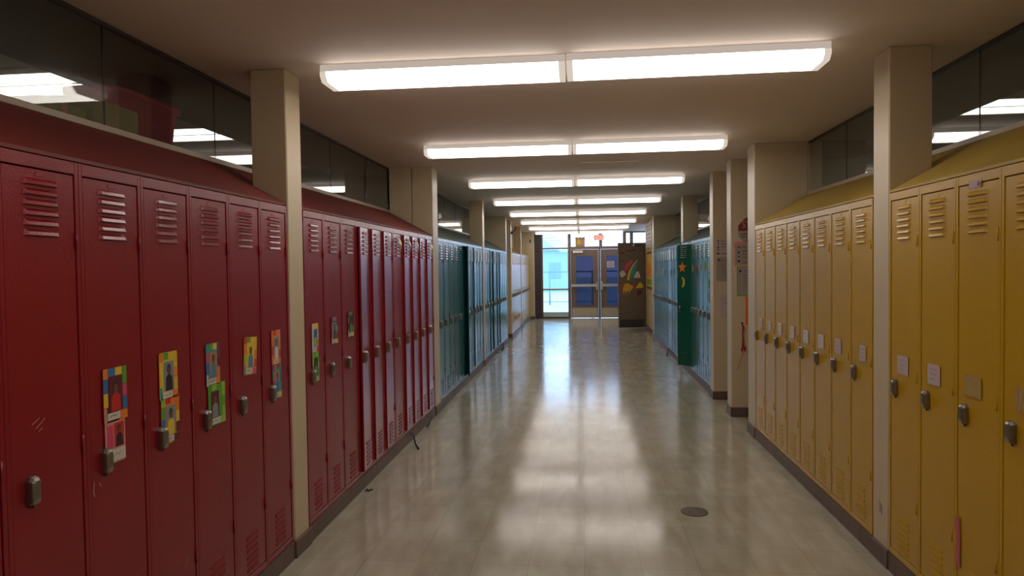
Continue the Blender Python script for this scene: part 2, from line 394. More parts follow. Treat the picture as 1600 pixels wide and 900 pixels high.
# classrooms seen through the high glass
def classroom(side, x0, x1, y0, y1, nm):
    s = side; a, b = sorted((x0, x1))
    struct('floor', MB().box(a, b, y0, y1, -0.1, 0), 'room_wall')
    struct('ceiling', MB().box(a, b, y0, y1, 2.86, 2.95), 'room_ceiling')
    struct('wall_'+nm, MB().box(*sorted((x1, x1+s*0.1)), y0, y1, 0, 2.95), 'room_wall')
    struct('wall_'+nm, MB().box(a, b, y0-0.1, y0, 0, 2.95), 'room_wall')
    struct('wall_'+nm, MB().box(a, b, y1, y1+0.1, 0, 2.95), 'room_wall')
    xs = x0+s*0.0
    struct('beam', MB().box(*sorted((x0-s*0.10, x0+s*0.70)), y0, y1, ZC, 2.86), 'soffit', 'dark soffit along the classroom side of the glass')
classroom(-1, WL-0.12, -6.4, YB, 8.0, 'left'); classroom(-1, WL-0.12, -6.4, 8.1, 15.0, 'left')
classroom(1, WR+0.12, 6.4, YB, 7.6, 'right'); classroom(1, WR+0.12, 6.4, 8.1, 15.4, 'right')
def troffer(x0, x1, y0, y1, label):
    t = empty('troffer_light', ((x0+x1)/2, (y0+y1)/2, 2.86)); tag(t, label, 'ceiling light', 'classroom ceiling lights')
    w, d = (x1-x0)/2, (y1-y0)/2
    f = MB()
    for a in ((-w, w, -d, -d+0.025), (-w, w, d-0.025, d), (-w, -w+0.025, -d+0.025, d-0.025), (w-0.025, w, -d+0.025, d-0.025), (-w+0.025, w-0.025, -0.012, 0.012)):
        f.box(*a, -0.035, -0.001)
    f.build('frame', 'fixture', t)
    g = MB(); g.box(-w+0.026, w-0.026, -d+0.026, -0.013, -0.028, -0.003); g.box(-w+0.026, w-0.026, 0.013, d-0.026, -0.028, -0.003); g.build('diffuser', 'troffer', t)
troffer(-4.35, -3.12, 3.78, 4.30, 'lit classroom ceiling light seen through the glass above the closest red lockers')
troffer(-4.35, -3.10, 5.42, 5.98, 'lit classroom ceiling light seen through glass just before the first red-side column')
troffer(-4.35, -3.10, 11.0, 11.6, 'lit classroom ceiling light seen through glass above the teal lockers')
troffer(-4.35, -3.10, 2.10, 2.62, 'unseen classroom ceiling light added on the red locker side, closest to the viewer')  # out of view, added to brighten this classroom
troffer(3.02, 4.3, 5.42, 6.0, 'lit classroom ceiling light seen through glass above the closest yellow lockers')
troffer(3.02, 4.3, 3.60, 4.18, 'unseen classroom ceiling light added on the yellow locker side, closest to the viewer')  # also out of view, added for more light in the opposite classroom
troffer(3.02, 4.3, 12.0, 12.6, 'lit classroom ceiling light seen through glass above the teal lockers opposite')
# the boxes and the bin stand on a tall cupboard just behind the glass
cb = empty('storage_cupboard', (-2.56, 3.35, 0)); tag(cb, 'tall classroom cupboard carrying boxes and a magenta bin behind the glass', 'cupboard')
b = MB(); b.box(-0.29, 0.29, -1.0, 1.0, 0.05, 2.20); b.build('body', 'room_wall', cb)
b = MB(); b.box(-0.31, 0.31, -1.02, 1.02, 2.201, 2.235); b.build('top', 'room_wall', cb)
b = MB(); b.box(-0.28, 0.28, -0.98, 0.98, 0.0, 0.049); b.build('plinth', 'dark_trim', cb)
def carton(y, w, h, d, rz, label):
    t = empty('cardboard_box', (-2.36, y, 2.236), rz); tag(t, label, 'box', 'khaki cardboard boxes behind the glass')
    b = MB(); b.box(-d/2, d/2, -w/2, w/2, 0, h, c=0.004); b.build('carton', 'cardboard', t)
    b = MB(); b.box(-d/2-0.001, d/2+0.001, -0.02, 0.02, 0.002, h+0.001); b.build('tape', 'c_tan', t)
carton(2.835, 0.27, 0.15, 0.16, 0.0, 'khaki cardboard box behind the glass, farther from the magenta bin')
carton(3.165, 0.34, 0.215, 0.18, 0.03, 'khaki cardboard box behind the glass, touching the magenta bin')
bn = empty('plastic_bin', (-2.665, 3.80, 2.236)); tag(bn, 'translucent magenta plastic bin behind the glass beside khaki boxes', 'bin')
b = MB()
def ring(w, d, z, n=28):
    out = []
    for i in range(n):
        a = 2*math.pi*i/n; c_, s_ = math.cos(a), math.sin(a)
        out.append((math.copysign(abs(c_)**0.45, c_)*d, math.copysign(abs(s_)**0.45, s_)*w, z))
    return out
prof = [(0.27, 0.14, 0.0), (0.315, 0.165, 0.375), (0.345, 0.187, 0.377), (0.348, 0.19, 0.405), (0.325, 0.173, 0.405), (0.308, 0.16, 0.37), (0.26, 0.13, 0.012)]
vv = [p for q in prof for p in ring(*q)]; n = 28; ff = []
for i in range(len(prof)-1):
    for k in range(n): ff.append((i*n+k, i*n+(k+1) % n, (i+1)*n+(k+1) % n, (i+1)*n+k))
ff.append(tuple(range(n))[::-1]); ff.append(tuple((len(prof)-1)*n+k for k in range(n)))
b.add(vv, ff, 0, True); b.build('tub', 'pinkbin', bn)

# ------------------------------------------------------------------ corridor lights
ORD = ['first', 'second', 'third', 'fourth', 'fifth', 'sixth', 'seventh', 'eighth', 'ninth', 'tenth', 'eleventh', 'twelfth', 'thirteenth']
def make_light():
    t = empty('ceiling_light'); L, w = 1.335, 0.12
    hb = MB(); hb.box(-L/2, L/2, -w+0.001, w-0.001, -0.038, -0.001, c=0.003); hb.build('housing', 'lens_edge', t)
    # wraparound lens: shallow trough with sloping sides
    sec = [(-w, -0.0385), (-w, -0.062), (-w+0.03, -0.090), (w-0.03, -0.090), (w, -0.062), (w, -0.0385)]
    lb = MB(); lb.prism([(y, z) for y, z in sec], -L/2+0.034, L/2-0.034, axis='x'); lb.build('lens', 'lens', t)
    for sgn in (-1, 1):
        e = MB(); a, b_ = sorted((sgn*(L/2-0.0335), sgn*(L/2)))
        sec2 = [(y*1.01, z if z > -0.03 else z-0.001) for y, z in sec]
        sec2 = [(-w*1.01, -0.0390), (-w*1.01, -0.062), (-w+0.028, -0.0915), (w-0.028, -0.0915), (w*1.01, -0.062), (w*1.01, -0.0390)]
        e.prism(sec2, a, b_, axis='x'); e.build('end_cap', 'lens_end', t)
    return t
def dup(root, loc, rz=None, parts=None):
    r = root.copy(); C.objects.link(r); r.location = loc
    if rz is not None: r.rotation_euler = (0, 0, rz)
    for ch in KIDS[root.name]:
        c = ch.copy(); C.objects.link(c); c.parent = r
        for g in KIDS[ch.name]:
            d = g.copy(); C.objects.link(d); d.parent = c
            if parts is not None: parts.append(d)
        if parts is not None: parts.append(c)
    return r
KIDS = {}
def index_kids(root):
    KIDS[root.name] = children(root)
    for c in KIDS[root.name]: KIDS[c.name] = children(c)
l0 = make_light(); index_kids(l0); first = True
for k in range(-2, 8):  # negative rows are out of view, added to light the near lockers
    y = 3.755+2.46*k
    for sgn, word in ((-1, 'red'), (1, 'yellow')):
        x = -0.745 if sgn < 0 else 0.60
        loc = (x, y+(0.0 if sgn < 0 else -0.012), ZC)
        if first: o = l0; o.location = loc; first = False
        else: o = dup(l0, loc)
        o.rotation_euler = (0, 0, 0.004 if sgn < 0 else -0.008)
        if k < 0: lab = 'lit fluorescent ceiling fixture, %s side half of an added row behind the viewer, %s back' % (word, ORD[-k-1])
        else: lab = 'lit fluorescent ceiling fixture, %s locker side half of the %s row down the corridor' % (word, ORD[k])
        tag(o, lab, 'ceiling light', 'wraparound fluorescent fixtures in rows across the ceiling')
hp = MB(); a, bq, c_, d_ = 0.0, 0.62, 7.38, 7.85
for q in ((a, bq, c_, c_+0.015), (a, bq, d_-0.015, d_), (a, a+0.015, c_+0.015, d_-0.015), (bq-0.015, bq, c_+0.015, d_-0.015)): hp.box(*q, ZC-0.008, ZC-0.0005)
hp.box(a+0.017, bq-0.017, c_+0.017, d_-0.017, ZC-0.004, ZC-0.0005)
tag(hp.build('ceiling_hatch', 'ceiling'), 'flush plaster-coloured access hatch in the ceiling behind the second light row', 'hatch')

# ------------------------------------------------------------------ lockers
def locker_proto(w, paint_key, inner):
    """facing -y, origin bottom centre of the front; handle on the viewer's left, hinges on the right"""
    hgt = ZT-ZB-0.002; D = 0.40; W = w-0.0015; e = 0.016; top = 0.040; bot = 0.030; t = 0.0012*3
    root = empty('locker')
    c = MB(); x0, x1 = -W/2, W/2
    c.box(x0, x0+t, 0.012, D, 0, hgt); c.box(x1-t, x1, 0.012, D, 0, hgt); c.box(x0+t, x1-t, D-t, D, 0, hgt)
    c.box(x0+t, x1-t, 0.012, D-t, 0, t); c.box(x0+t, x1-t, 0.012, D-t, hgt-t, hgt); c.box(x0+t, x1-t, 0.03, D-t, 1.55, 1.55+t)
    c.build('case', [paint_key], root)
    f = MB(); f.box(x0, x0+e, 0, 0.0115, 0, hgt, c=0.0015); f.box(x1-e, x1, 0, 0.0115, 0, hgt, c=0.0015)
    f.box(x0+e-0.001, x1-e+0.001, 0.0002, 0.0115, hgt-top, hgt-0.0003, c=0.0015); f.box(x0+e-0.001, x1-e+0.001, 0.0002, 0.0115, 0.0003, bot, c=0.0015)
    f.build('front_frame', [paint_key], root)
    dw = W-2*e-0.006; dh = hgt-top-bot-0.007
    d = MB(); d.box(-dw, 0, 0.003, 0.019, 0, dh, c=0.002)
    zo = bot+0.0035
    def louver(cx, z, lw, lh=0.0215, out=0.012):
        a = lw/2; y = 0.0035
        v = [(cx-a, y, z+lh), (cx+a, y, z+lh), (cx-a-0.004, y, z), (cx+a+0.004, y, z),
             (cx-a+0.005, y-out*0.62, z+lh*0.60), (cx+a-0.005, y-out*0.62, z+lh*0.60), (cx-a+0.005, y-out, z+lh*0.12), (cx+a-0.005, y-out, z+lh*0.12),
             (cx-a+0.003, y, z-0.001), (cx+a-0.003, y, z-0.001)]
        d.add(v, [(0,4,5,1), (4,6,7,5), (6,8,9,7), (0,2,6,4), (1,5,7,3), (2,8,6), (3,7,9), (0,1,3,9,8,2)])
    cx = -dw/2
    for i in range(6): louver(cx, 1.812-zo-0.0225-i*0.0305, 0.128)
    for i in range(6): louver(cx, 0.232-zo-0.0225-i*0.031, 0.115, out=0.006)
    # stamped number plate boss
    d.box(cx-0.018, cx+0.018, 0.0012, 0.004, 1.821-zo-0.004, 1.821-zo+0.009, c=0.001)
    door = d.build('door', [paint_key], root); door.location = (W/2-e-0.003, 0, zo)
    # recessed-lift latch
    l = MB(); lx = -dw+0.062; lz = 0.882-zo
    sec = [(-0.017, -0.036), (-0.011, -0.043), (0.011, -0.043), (0.017, -0.036), (0.0175, 0.030), (0.010, 0.042), (-0.010, 0.042), (-0.0175, 0.030)]
    def ringz(sc_, y, dz=0): return [(lx+a*sc_, y, lz+b_*sc_+dz) for a, b_ in sec]
    rg = [ringz(1.0, 0.0035), ringz(1.0, -0.010), ringz(0.9, -0.020), ringz(0.62, -0.025, 0.004)]
    vv = [p for r_ in rg for p in r_]; F = []
    for i in range(3):
        for k in range(8): F.append((i*8+k, i*8+(k+1) % 8, (i+1)*8+(k+1) % 8, (i+1)*8+k))
    F += [tuple(range(8)), tuple(24+k for k in range(8))]
    l.add(vv, F)
    l.build('latch', 'chrome', door)
    hb = MB(); hb.tube([(lx+0.001, -0.004, lz-0.052), (lx+0.001, -0.004, lz-0.0432)], 0.004); hb.build('lock_hole', 'black', door)
    for z in (0.30, 0.94, 1.60):
        hn = MB(); hn.tube([(W/2-e-0.001, -0.0015, z), (W/2-e-0.001, -0.0015, z+0.055)], 0.0032, n=8); hn.build('hinge', paint_key, root)
    return root

HID = []
def bay(side, x, y_from, w, n, paint_key, group, label_of, ajar=None, override=None, inner='inside'):
    """n lockers running along the corridor from y_from; returns the roots in order"""
    proto = locker_proto(w, paint_key, inner); index_kids(proto); out = []
    rz = math.pi/2 if side < 0 else -math.pi/2
    alt = None
    for i in range(n):
        loc = (x, y_from+w*(i+0.5), ZB)
        parts = []
        r = proto if i == 0 else dup(proto, loc, rz, parts)
        if i == 0: r.location = loc; r.rotation_euler = (0, 0, rz); parts = KIDS[proto.name][:]
        r['label'] = label_of(i); r['category'] = 'locker'; r['group'] = group
        out.append((r, parts))
    for i, (r, parts) in enumerate(out):
        for p in parts:
            if p.name.startswith('door') and ajar and i in ajar: p.rotation_euler = (0, 0, math.radians(ajar[i]))
            if override and i in override and p.data is not None:
                me = p.data.copy(); p.data = me
                for k, mm in enumerate(me.materials):
                    if mm == M[paint_key]: me.materials[k] = M[override[i]]
    return out

RA_feat = {0: 'two picture cards overlapping its latch', 1: 'one tilted picture card', 2: 'a card above a green bordered card', 3: 'two cards stacked, latch at their edge', 4: 'colourful card above a pink card', 5: 'bare with scratches'}
y0 = 3.655-0.3155*9
bay(-1, XL, y0, 0.3155, 9, 'red', 'red lockers before the first red side column',
    lambda i: 'red locker %s %s' % ('touching the first cream column,' if i == 8 else '%s back from the first cream column,' % ORD[8-i], RA_feat.get(8-i, 'with plain closed door')))
RB_feat = {0: 'two cards above and beside its latch', 1: 'one card above its latch', 2: 'one green card above its latch', 6: 'gold foil over its vents', 7: 'silver foil over its vents', 8: 'silver foil over its vents', 10: 'foil over its vents'}
bay(-1, XL, 3.88, 0.3183, 11, 'red', 'red lockers between the first column and the jointed pier',
    lambda i: 'red locker %s after the first cream column, %s' % (ORD[i], RB_feat.get(i, 'door slightly ajar and glossy')),
    ajar={3: 5, 4: 3.2, 5: 3, 6: 0.8, 7: 3.6, 8: 2.6, 9: 2.6, 10: 2.6})
bay(-1, XL, 7.68, 0.3183, 11, 'teal', 'teal lockers between the jointed pier and the slim column',
    lambda i: 'teal locker on the red locker side, %s after the jointed pier%s' % (ORD[i], ', door standing ajar' if i == 5 else ''), ajar={5: 17, 6: 4, 8: 3})
bay(-1, XL, 11.42, 0.3340, 10, 'teal', 'teal lockers past the slim column on the red locker side',
    lambda i: 'teal locker on the red locker side, %s after the slim column' % ORD[i], ajar={2: 3, 3: 5, 5: 3, 6: 4})
bay(-1, XL, 15.97, 0.3305, 7, 'yellow', 'far yellow lockers before their thin column',
    lambda i: 'far pale yellow locker, %s after the niche, closed' % ORD[i])
bay(-1, XL, 18.46, 0.3300, 9, 'yellow', 'far yellow lockers between the thin column and the end pier',
    lambda i: 'far pale yellow locker, %s after the thin column, closed' % ORD[i])
RC_feat = {0: 'lilac name paper, beside the column', 1: 'lilac name paper', 2: 'tan sleeve and small sticker on top', 3: 'tan striped sleeve', 4: 'plain'}
bay(1, XR, 3.748-0.3185*5, 0.3185, 5, 'yellow', 'yellow lockers before the first yellow side column',
    lambda i: 'yellow locker %s back from the scribbled cream column, %s' % (ORD[4-i], RC_feat[4-i]))
bay(1, XR, 3.955, 0.3210, 8, 'yellow', 'yellow lockers between the scribbled column and the wide pier',
    lambda i: 'yellow locker %s after the scribbled cream column, with small name paper' % ORD[i])
bay(1, XR, 8.635, 0.3180, 8, 'teal', 'teal lockers beside the notice pier',
    lambda i: ('dark green locker among teal ones, door ajar with star and moon' if i == 5 else 'teal locker on the yellow locker side, %s after the notice pier' % ORD[i]),
    ajar={5: 38}, override={5: 'green'})
bay(1, XR, 11.42, 0.3320, 12, 'teal', 'teal lockers between the green locker and the open brown door',
    lambda i: 'teal locker on the yellow locker side, %s after the slim column' % ORD[i], ajar={3: 3})

# ------------------------------------------------------------------ cards and papers on the doors
def face_root(name, side, y, z, x=None, tilt=0.0):
    x = (XL+0.0008 if side < 0 else XR-0.0008) if x is None else x
    o = empty(name, (x, y, z)); o.rotation_euler = (0, tilt, math.pi/2 if side < 0 else -math.pi/2)
    o.rotation_mode = 'XYZ'
    # tilt about the facing axis
    o.rotation_euler = (0, 0, 0)
    R = Matrix.Rotation(math.pi/2 if side < 0 else -math.pi/2, 3, 'Z') @ Matrix.Rotation(tilt, 3, 'Y')
    o.rotation_euler = R.to_euler(); return o

def picture_card(side, y, z, w, h, border, patches, photo_bg, shirt, label, tilt=0.0, group='picture cards on red locker doors', hair='c_black', photo=None, x=None, tagpos=None):
    t = face_root('picture_card', side, y, z, tilt=tilt, x=x); tag(t, label, 'card', group)
    mats = [border]+sorted({p[4] for p in patches}); b = MB()
    # backing with rounded corners
    r = 0.008; pts = []
    for cx, cz, a0 in ((w/2-r, h/2-r, 0), (-w/2+r, h/2-r, 90), (-w/2+r, -h/2+r, 180), (w/2-r, -h/2+r, 270)):
        for k in range(4): a = math.radians(a0+30*k); pts.append((cx+r*math.cos(a), cz+r*math.sin(a)))
    b.prism(pts, -0.0015, 0.0, 0)
    for (u0, u1, v0, v1, mk) in patches:
        b.prism([(-w/2+u0*w+0.001, -h/2+v0*h+0.001), (-w/2+u1*w-0.001, -h/2+v0*h+0.001), (-w/2+u1*w-0.001, -h/2+v1*h-0.001), (-w/2+u0*w+0.001, -h/2+v1*h-0.001)], -0.0019, -0.0014, mats.index(mk))
    b.build('backing', mats, t)
    u0, u1, v0, v1 = photo or (0.24, 0.78, 0.18, 0.80)
    px0, px1, pz0, pz1 = -w/2+u0*w, -w/2+u1*w, -h/2+v0*h, -h/2+v1*h
    pw, ph = px1-px0, pz1-pz0; pc = (px0+px1)/2
    p = MB(); p.prism([(px0, pz0), (px1, pz0), (px1, pz1), (px0, pz1)], -0.0026, -0.0018, 0)
    p.prism([(pc-pw*.36, pz0+.001), (pc+pw*.36, pz0+.001), (pc+pw*.33, pz0+ph*.45), (pc+pw*.13, pz0+ph*.56), (pc-pw*.13, pz0+ph*.56), (pc-pw*.33, pz0+ph*.45)], -0.0029, -0.0025, 1)
    p.disc(pc, pz0+ph*.74, pw*.20, -0.0031, -0.0025, 3, 14, ph*.17)
    p.disc(pc, pz0+ph*.69, pw*.155, -0.0034, -0.0029, 2, 14, ph*.14)
    p.build('portrait_photo', [photo_bg, shirt, 'c_skin', hair], t)
    n_ = MB(); q = tagpos or (0.14, 0.66, 0.035, 0.17)
    nx0, nx1, nz0, nz1 = -w/2+q[0]*w, -w/2+q[1]*w, -h/2+q[2]*h, -h/2+q[3]*h
    n_.prism([(nx0, nz0), (nx1, nz0), (nx1, nz1), (nx0, nz1)], -0.0038, -0.0024, 0)
    k = 14; zz = (nz0+nz1)/2; rr = random.Random(int(y*1000+z*100))
    n_.strip([(nx0+(nx1-nx0)*(0.12+0.7*i/k), zz+(nz1-nz0)*rr.uniform(-.2, .25)) for i in range(k)], 0.0011, -0.0042, 1)
    n_.build('name_label', ['c_white', 'ink'], t)
    return t
def rim(cols):
    """coloured patches round the border, clockwise from the top left"""
    P = [(0, .22, .8, 1), (.22, .5, .84, 1), (.5, .8, .84, 1), (.8, 1, .66, 1), (.8, 1, .42, .66), (.8, 1, .18, .42), (.62, 1, 0, .18), (0, .2, .55, .8), (0, .2, .28, .55), (0, .14, 0, .28)]
    return [(a, b, c, d, 'c_'+k) for (a, b, c, d), k in zip(P, cols)]
# seven cards on the nearest red lockers and four after the column
picture_card(-1, 2.220, 1.200, 0.122, 0.188, 'c_maroon', rim(['orange', 'blue', 'yellow', 'green', 'pink', 'blue', 'orange', 'blue', 'yellow', 'salmon']), 'c_maroon', 'c_red', 'multicoloured picture card above the pink card on a red locker')
pk = picture_card(-1, 2.214, 1.036, 0.102, 0.150, 'c_salmon', [(.08, .4, .35, .9, 'c_pink')], 'c_red', 'c_black', 'pink picture card with wide white name strip below a multicoloured card', photo=(.45, .92, .36, .92), tagpos=(.04, .96, .04, .32))
picture_card(-1, 2.530, 1.216, 0.118, 0.186, 'c_yellow', rim(['orange', 'green', 'yellow', 'yellow', 'orange', 'yellow', 'orange', 'yellow', 'yellow', 'teal']), 'c_grey', 'c_black', 'yellow bordered card above a green and orange card on a red locker')
picture_card(-1, 2.535, 1.040, 0.118, 0.186, 'c_orange', rim(['lime', 'red', 'orange', 'orange', 'yellow', 'maroon', 'maroon', 'green', 'blue', 'blue']), 'c_grey', 'c_yellow', 'orange and green bordered card beside a latch below a yellow card', tilt=0.02)
picture_card(-1, 2.857, 1.214, 0.112, 0.186, 'c_teal', rim(['teal', 'green', 'yellow', 'purple', 'maroon', 'orange', 'orange', 'pink', 'blue', 'white']), 'c_tan', 'c_denim', 'multicoloured card with light blue shirt portrait above a green bordered card')
picture_card(-1, 2.881, 1.034, 0.140, 0.184, 'c_green', rim(['green', 'lime', 'green', 'lime', 'green', 'lime', 'lime', 'green', 'green', 'grey']), 'c_maroon', 'c_grey', 'green patterned card below a multicoloured card, latch at its corner', photo=(.14, .62, .18, .82))
picture_card(-1, 3.198, 1.208, 0.128, 0.184, 'c_yellow', rim(['red', 'green', 'yellow', 'yellow', 'orange', 'red', 'pink', 'orange', 'lime', 'grey']), 'c_yellow', 'c_denim', 'single tilted yellow and red card high above a latch', tilt=0.07)
picture_card(-1, 3.483, 1.216, 0.106, 0.184, 'c_orange', rim(['orange', 'red', 'orange', 'salmon', 'orange', 'red', 'orange', 'orange', 'red', 'orange']), 'c_grey', 'c_white', 'orange bordered card beside the first cream column, upper of two')
picture_card(-1, 3.486, 1.036, 0.104, 0.186, 'c_teal', rim(['red', 'grey', 'red', 'teal', 'blue', 'teal', 'yellow', 'grey', 'red', 'white']), 'c_tan', 'c_blue', 'blue and red card beside the first cream column, lower of two')
gB = 'picture cards on red lockers after the column'
picture_card(-1, 4.022, 1.212, 0.100, 0.178, 'c_white', rim(['white', 'yellow', 'yellow', 'yellow', 'white', 'orange', 'red', 'white', 'white', 'white']), 'c_blue', 'c_lime', 'curling white edged card on the first red locker after the column', group=gB)
picture_card(-1, 4.022, 1.034, 0.102, 0.184, 'c_green', rim(['lime', 'green', 'lime', 'green', 'lime', 'green', 'lime', 'lime', 'green', 'lime']), 'c_black', 'c_grey', 'green bordered card on the first red locker after the column, lower of two', group=gB)
picture_card(-1, 4.352, 1.228, 0.112, 0.178, 'c_maroon', rim(['maroon', 'grey', 'pink', 'maroon', 'grey', 'maroon', 'yellow', 'grey', 'grey', 'white']), 'c_grey', 'c_maroon', 'dark grey and pink card on the second red locker after the column', group=gB)
picture_card(-1, 4.672, 1.242, 0.116, 0.178, 'c_maroon', rim(['maroon', 'green', 'green', 'black', 'maroon', 'green', 'yellow', 'grey', 'maroon', 'white']), 'c_black', 'c_green', 'dark card with green and yellow patches, third red locker after the column', group=gB)

def name_paper(y, z, w, h, m, label, lines=3, stripes=False, group='name papers on yellow locker doors'):
    t = face_root('name_paper', 1, y, z); tag(t, label, 'paper', group)
    b = MB(); b.prism([(-w/2, -h/2), (w/2, -h/2+0.001), (w/2-0.001, h/2), (-w/2, h/2-0.001)], -0.0012, 0.0); b.build('sheet', m, t)
    q = MB()
    if stripes:
        for i in range(5): q.strip([(-w*.4+i*w*.18, -h*.42), (-w*.34+i*w*.18, h*.42)], 0.006, -0.0018, 0)
        q.build('stripes', ['c_tan'], t)
    elif lines:
        for j in range(lines):
            zz = h*(.25-.24*j); rr = random.Random(int(y*977)+j); xx = -w*.32; pts = []
            while xx < w*(.34-.12*j): pts.append((xx, zz+h*rr.uniform(-.045, .055))); xx += w*.045
            q.strip(pts, 0.0013, -0.0018, 0)
        q.build('handwriting', ['softink'], t)
    return t
for i, (y, z, w, h) in enumerate([(4.082, 1.106, 0.062, 0.094), (4.462, 1.103, 0.10, 0.094), (4.77, 1.10, 0.105, 0.096), (5.08, 1.10, 0.105, 0.096), (5.40, 1.103, 0.105, 0.096), (5.73, 1.098, 0.105, 0.10), (6.035, 1.096, 0.09, 0.088), (6.32, 1.098, 0.11, 0.094)]):
    name_paper(y, z, max(w, .082), h, 'lilac_paper' if i < 2 else 'paper', 'small %s name paper on the %s yellow locker after the scribbled column' % ('lilac' if i < 2 else 'white', ORD[i]))
gN = 'papers on the four closest yellow lockers'
name_paper(3.592, 1.107, 0.115, 0.094, 'lilac_paper', 'lilac name paper on the yellow locker touching the scribbled column', group=gN)
name_paper(3.288, 1.107, 0.108, 0.096, 'lilac_paper', 'lilac name paper, one locker nearer than the locker at the column', group=gN)
name_paper(2.975, 1.106, 0.118, 0.088, 'tan_sleeve', 'empty tan clear sleeve on the yellow locker with a top sticker', lines=0, group=gN)
name_paper(2.635, 1.112, 0.125, 0.094, 'tan_sleeve', 'striped tan sleeve cut by the picture edge on a yellow locker', stripes=True, group=gN)
st = face_root('sticker', 1, 2.967, 1.938); tag(st, 'small white sticker with dark red spot above yellow locker vents', 'sticker')
b = MB(); b.prism([(-0.045, -0.015), (0.04, -0.015), (0.045, 0.016), (-0.042, 0.015)], -0.001, 0); b.build('label_strip', 'lilac_paper', st)
b = MB(); b.disc(0.027, -0.002, 0.010, -0.0016, -0.0011, 0, 14); b.build('spot', 'redink', st)

# scratches, smear and scribbles
def marks(name, side, x, m, strokes, label, cat, w=0.004):
    t = MB()
    for st_ in strokes: t.strip(st_, w, -0.0008, 0)
    o = t.build(name, [m]); o.location = (x, 0, 0); o.rotation_euler = (0, 0, math.pi/2 if side < 0 else -math.pi/2)
    return tag(o, label, cat)
marks('scratch', -1, XL+0.0012, 'scratch', [[(1.855, 1.175), (1.885, 1.19)], [(1.87, 1.16), (1.905, 1.185)], [(1.88, 1.15), (1.895, 1.158)]], 'pale diagonal scratches on the closest bare red locker', 'scratch', 0.002)
marks('scratch', -1, XL+0.0012, 'scratch', [[(2.105, 0.925), (2.10, 0.895), (2.105, 0.875)], [(2.13, 0.915), (2.135, 0.90)]], 'pale curved scratches below the latch beside the pink card', 'scratch', 0.003)
marks('scratch', -1, XL+0.0012, 'scratch', [[(2.61, 0.42), (2.63, 0.445)], [(2.605, 0.405), (2.615, 0.43)]], 'small pale chip low on a red locker', 'scratch', 0.004)
marks('paint_smear', 1, XR-0.0014, 'pinkmark', [[(-3.085, 0.525), (-3.082, 0.46), (-3.078, 0.42), (-3.084, 0.36), (-3.078, 0.31)]], 'tall pink smear low on a yellow locker', 'smear', 0.034)
marks('scribble', 1, 1.5985, 'ink', [[(-3.86, 0.325), (-3.852, 0.305), (-3.856, 0.27)], [(-3.875, 0.33), (-3.868, 0.325)], [(-3.838, 0.325), (-3.842, 0.27)], [(-3.825, 0.315), (-3.826, 0.26)]], 'black pen scribbles near the foot of the cream column between yellow lockers', 'scribble', 0.003)

# curled foil over some red locker vents (bright reflections modelled as strips)
for i_, dg_, u_, m, lab in ((6, 0.8, 0.15, 'glint', 'gold curled foil strip hanging over the vents of a red locker'), (7, 3.6, 0.16, 'steel', 'silver curled foil strip beside the gold one'),
                  (8, 2.6, 0.16, 'steel', 'silver curled foil strip, second past the gold one'), (10, 2.6, 0.16, 'glint', 'pale curled foil strip on the red locker beside the jointed pier')):
    b = MB(); pr = []; n = 10
    for i in range(n+1):
        a = i/n; wv = 0.055*math.sin(math.pi*min(1, a*0.75+0.22)); z = 0.065-0.13*a; out_ = 0.0125+0.020*math.sin(math.pi*a)
        pr.append([(-wv, -out_, z), (0, -out_-0.006, z), (wv*0.5, -out_, z), (0, -out_+0.001, z-0.001)])
    v = [p for r_ in pr for p in r_]; F = []
    for i in range(n):
        for k in range(4): F.append((i*4+k, i*4+(k+1) % 4, (i+1)*4+(k+1) % 4, (i+1)*4+k))
    F += [(0, 1, 2, 3), tuple(n*4+k for k in range(4))]
    b.add(v, F, 0, True); th = math.radians(dg_); yh = 3.88+0.3183*(i_+1)-0.0197
    o = b.build('glint_strip', m); o.location = (XL+math.sin(th)*u_, yh-math.cos(th)*u_, 1.835); o.rotation_euler = (0, 0, math.pi/2+th)
    tag(o, lab, 'foil strip', 'foil strips hung on red locker doors')

# paper leaves on the teal lockers opposite
def cutout(name, y, z, pts, m, label, cat, side=1, group=None, x=None, rz=None):
    b = MB(); b.prism(pts, -0.0015, 0); o = b.build(name, m)
    o.location = (XR-0.001 if x is None else x, y, z); o.rotation_euler = (0, 0, -math.pi/2 if rz is None else rz)
    return tag(o, label, cat, group)
leafp = [(0, -.075), (.03, -.04), (.07, -.035), (.05, 0), (.065, .04), (.025, .035), (0, .08), (-.025, .035), (-.065, .04), (-.05, 0), (-.07, -.035), (-.03, -.04)]
lf = [(8.80, 1.58, 'c_tan'), (8.86, 1.40, 'c_green'), (9.12, 1.62, 'c_green'), (9.43, 1.60, 'c_tan'), (9.76, 1.56, 'c_brown'), (10.07, 1.58, 'c_tan'), (8.80, 1.22, 'c_brown')]
for i, (y, z, m) in enumerate(lf):
    nm = {'c_tan': 'tan', 'c_green': 'dark green', 'c_brown': 'brown'}[m]
    cutout('paper_leaf', y, z, leafp, m, '%s paper leaf on a teal locker near the notice pier, %s down the row' % (nm, ORD[i]), 'paper leaf', group='paper leaves beside the notice pier')
for i in range(8):
    m = ['c_tan', 'c_brown', 'c_black', 'c_tan', 'c_brown', 'c_tan', 'c_green', 'c_tan'][i]
    nm = {'c_tan': 'tan', 'c_green': 'dark green', 'c_brown': 'brown', 'c_black': 'black'}[m]
    cutout('paper_leaf', 11.7+i*0.40, (1.50, 1.52, 1.50, 1.24, 1.50, 1.52, 1.26, 1.50)[i], leafp, m, '%s paper leaf on the teal lockers past the green locker, %s down the row' % (nm, ORD[i]), 'paper leaf', group='paper leaves past the green locker')
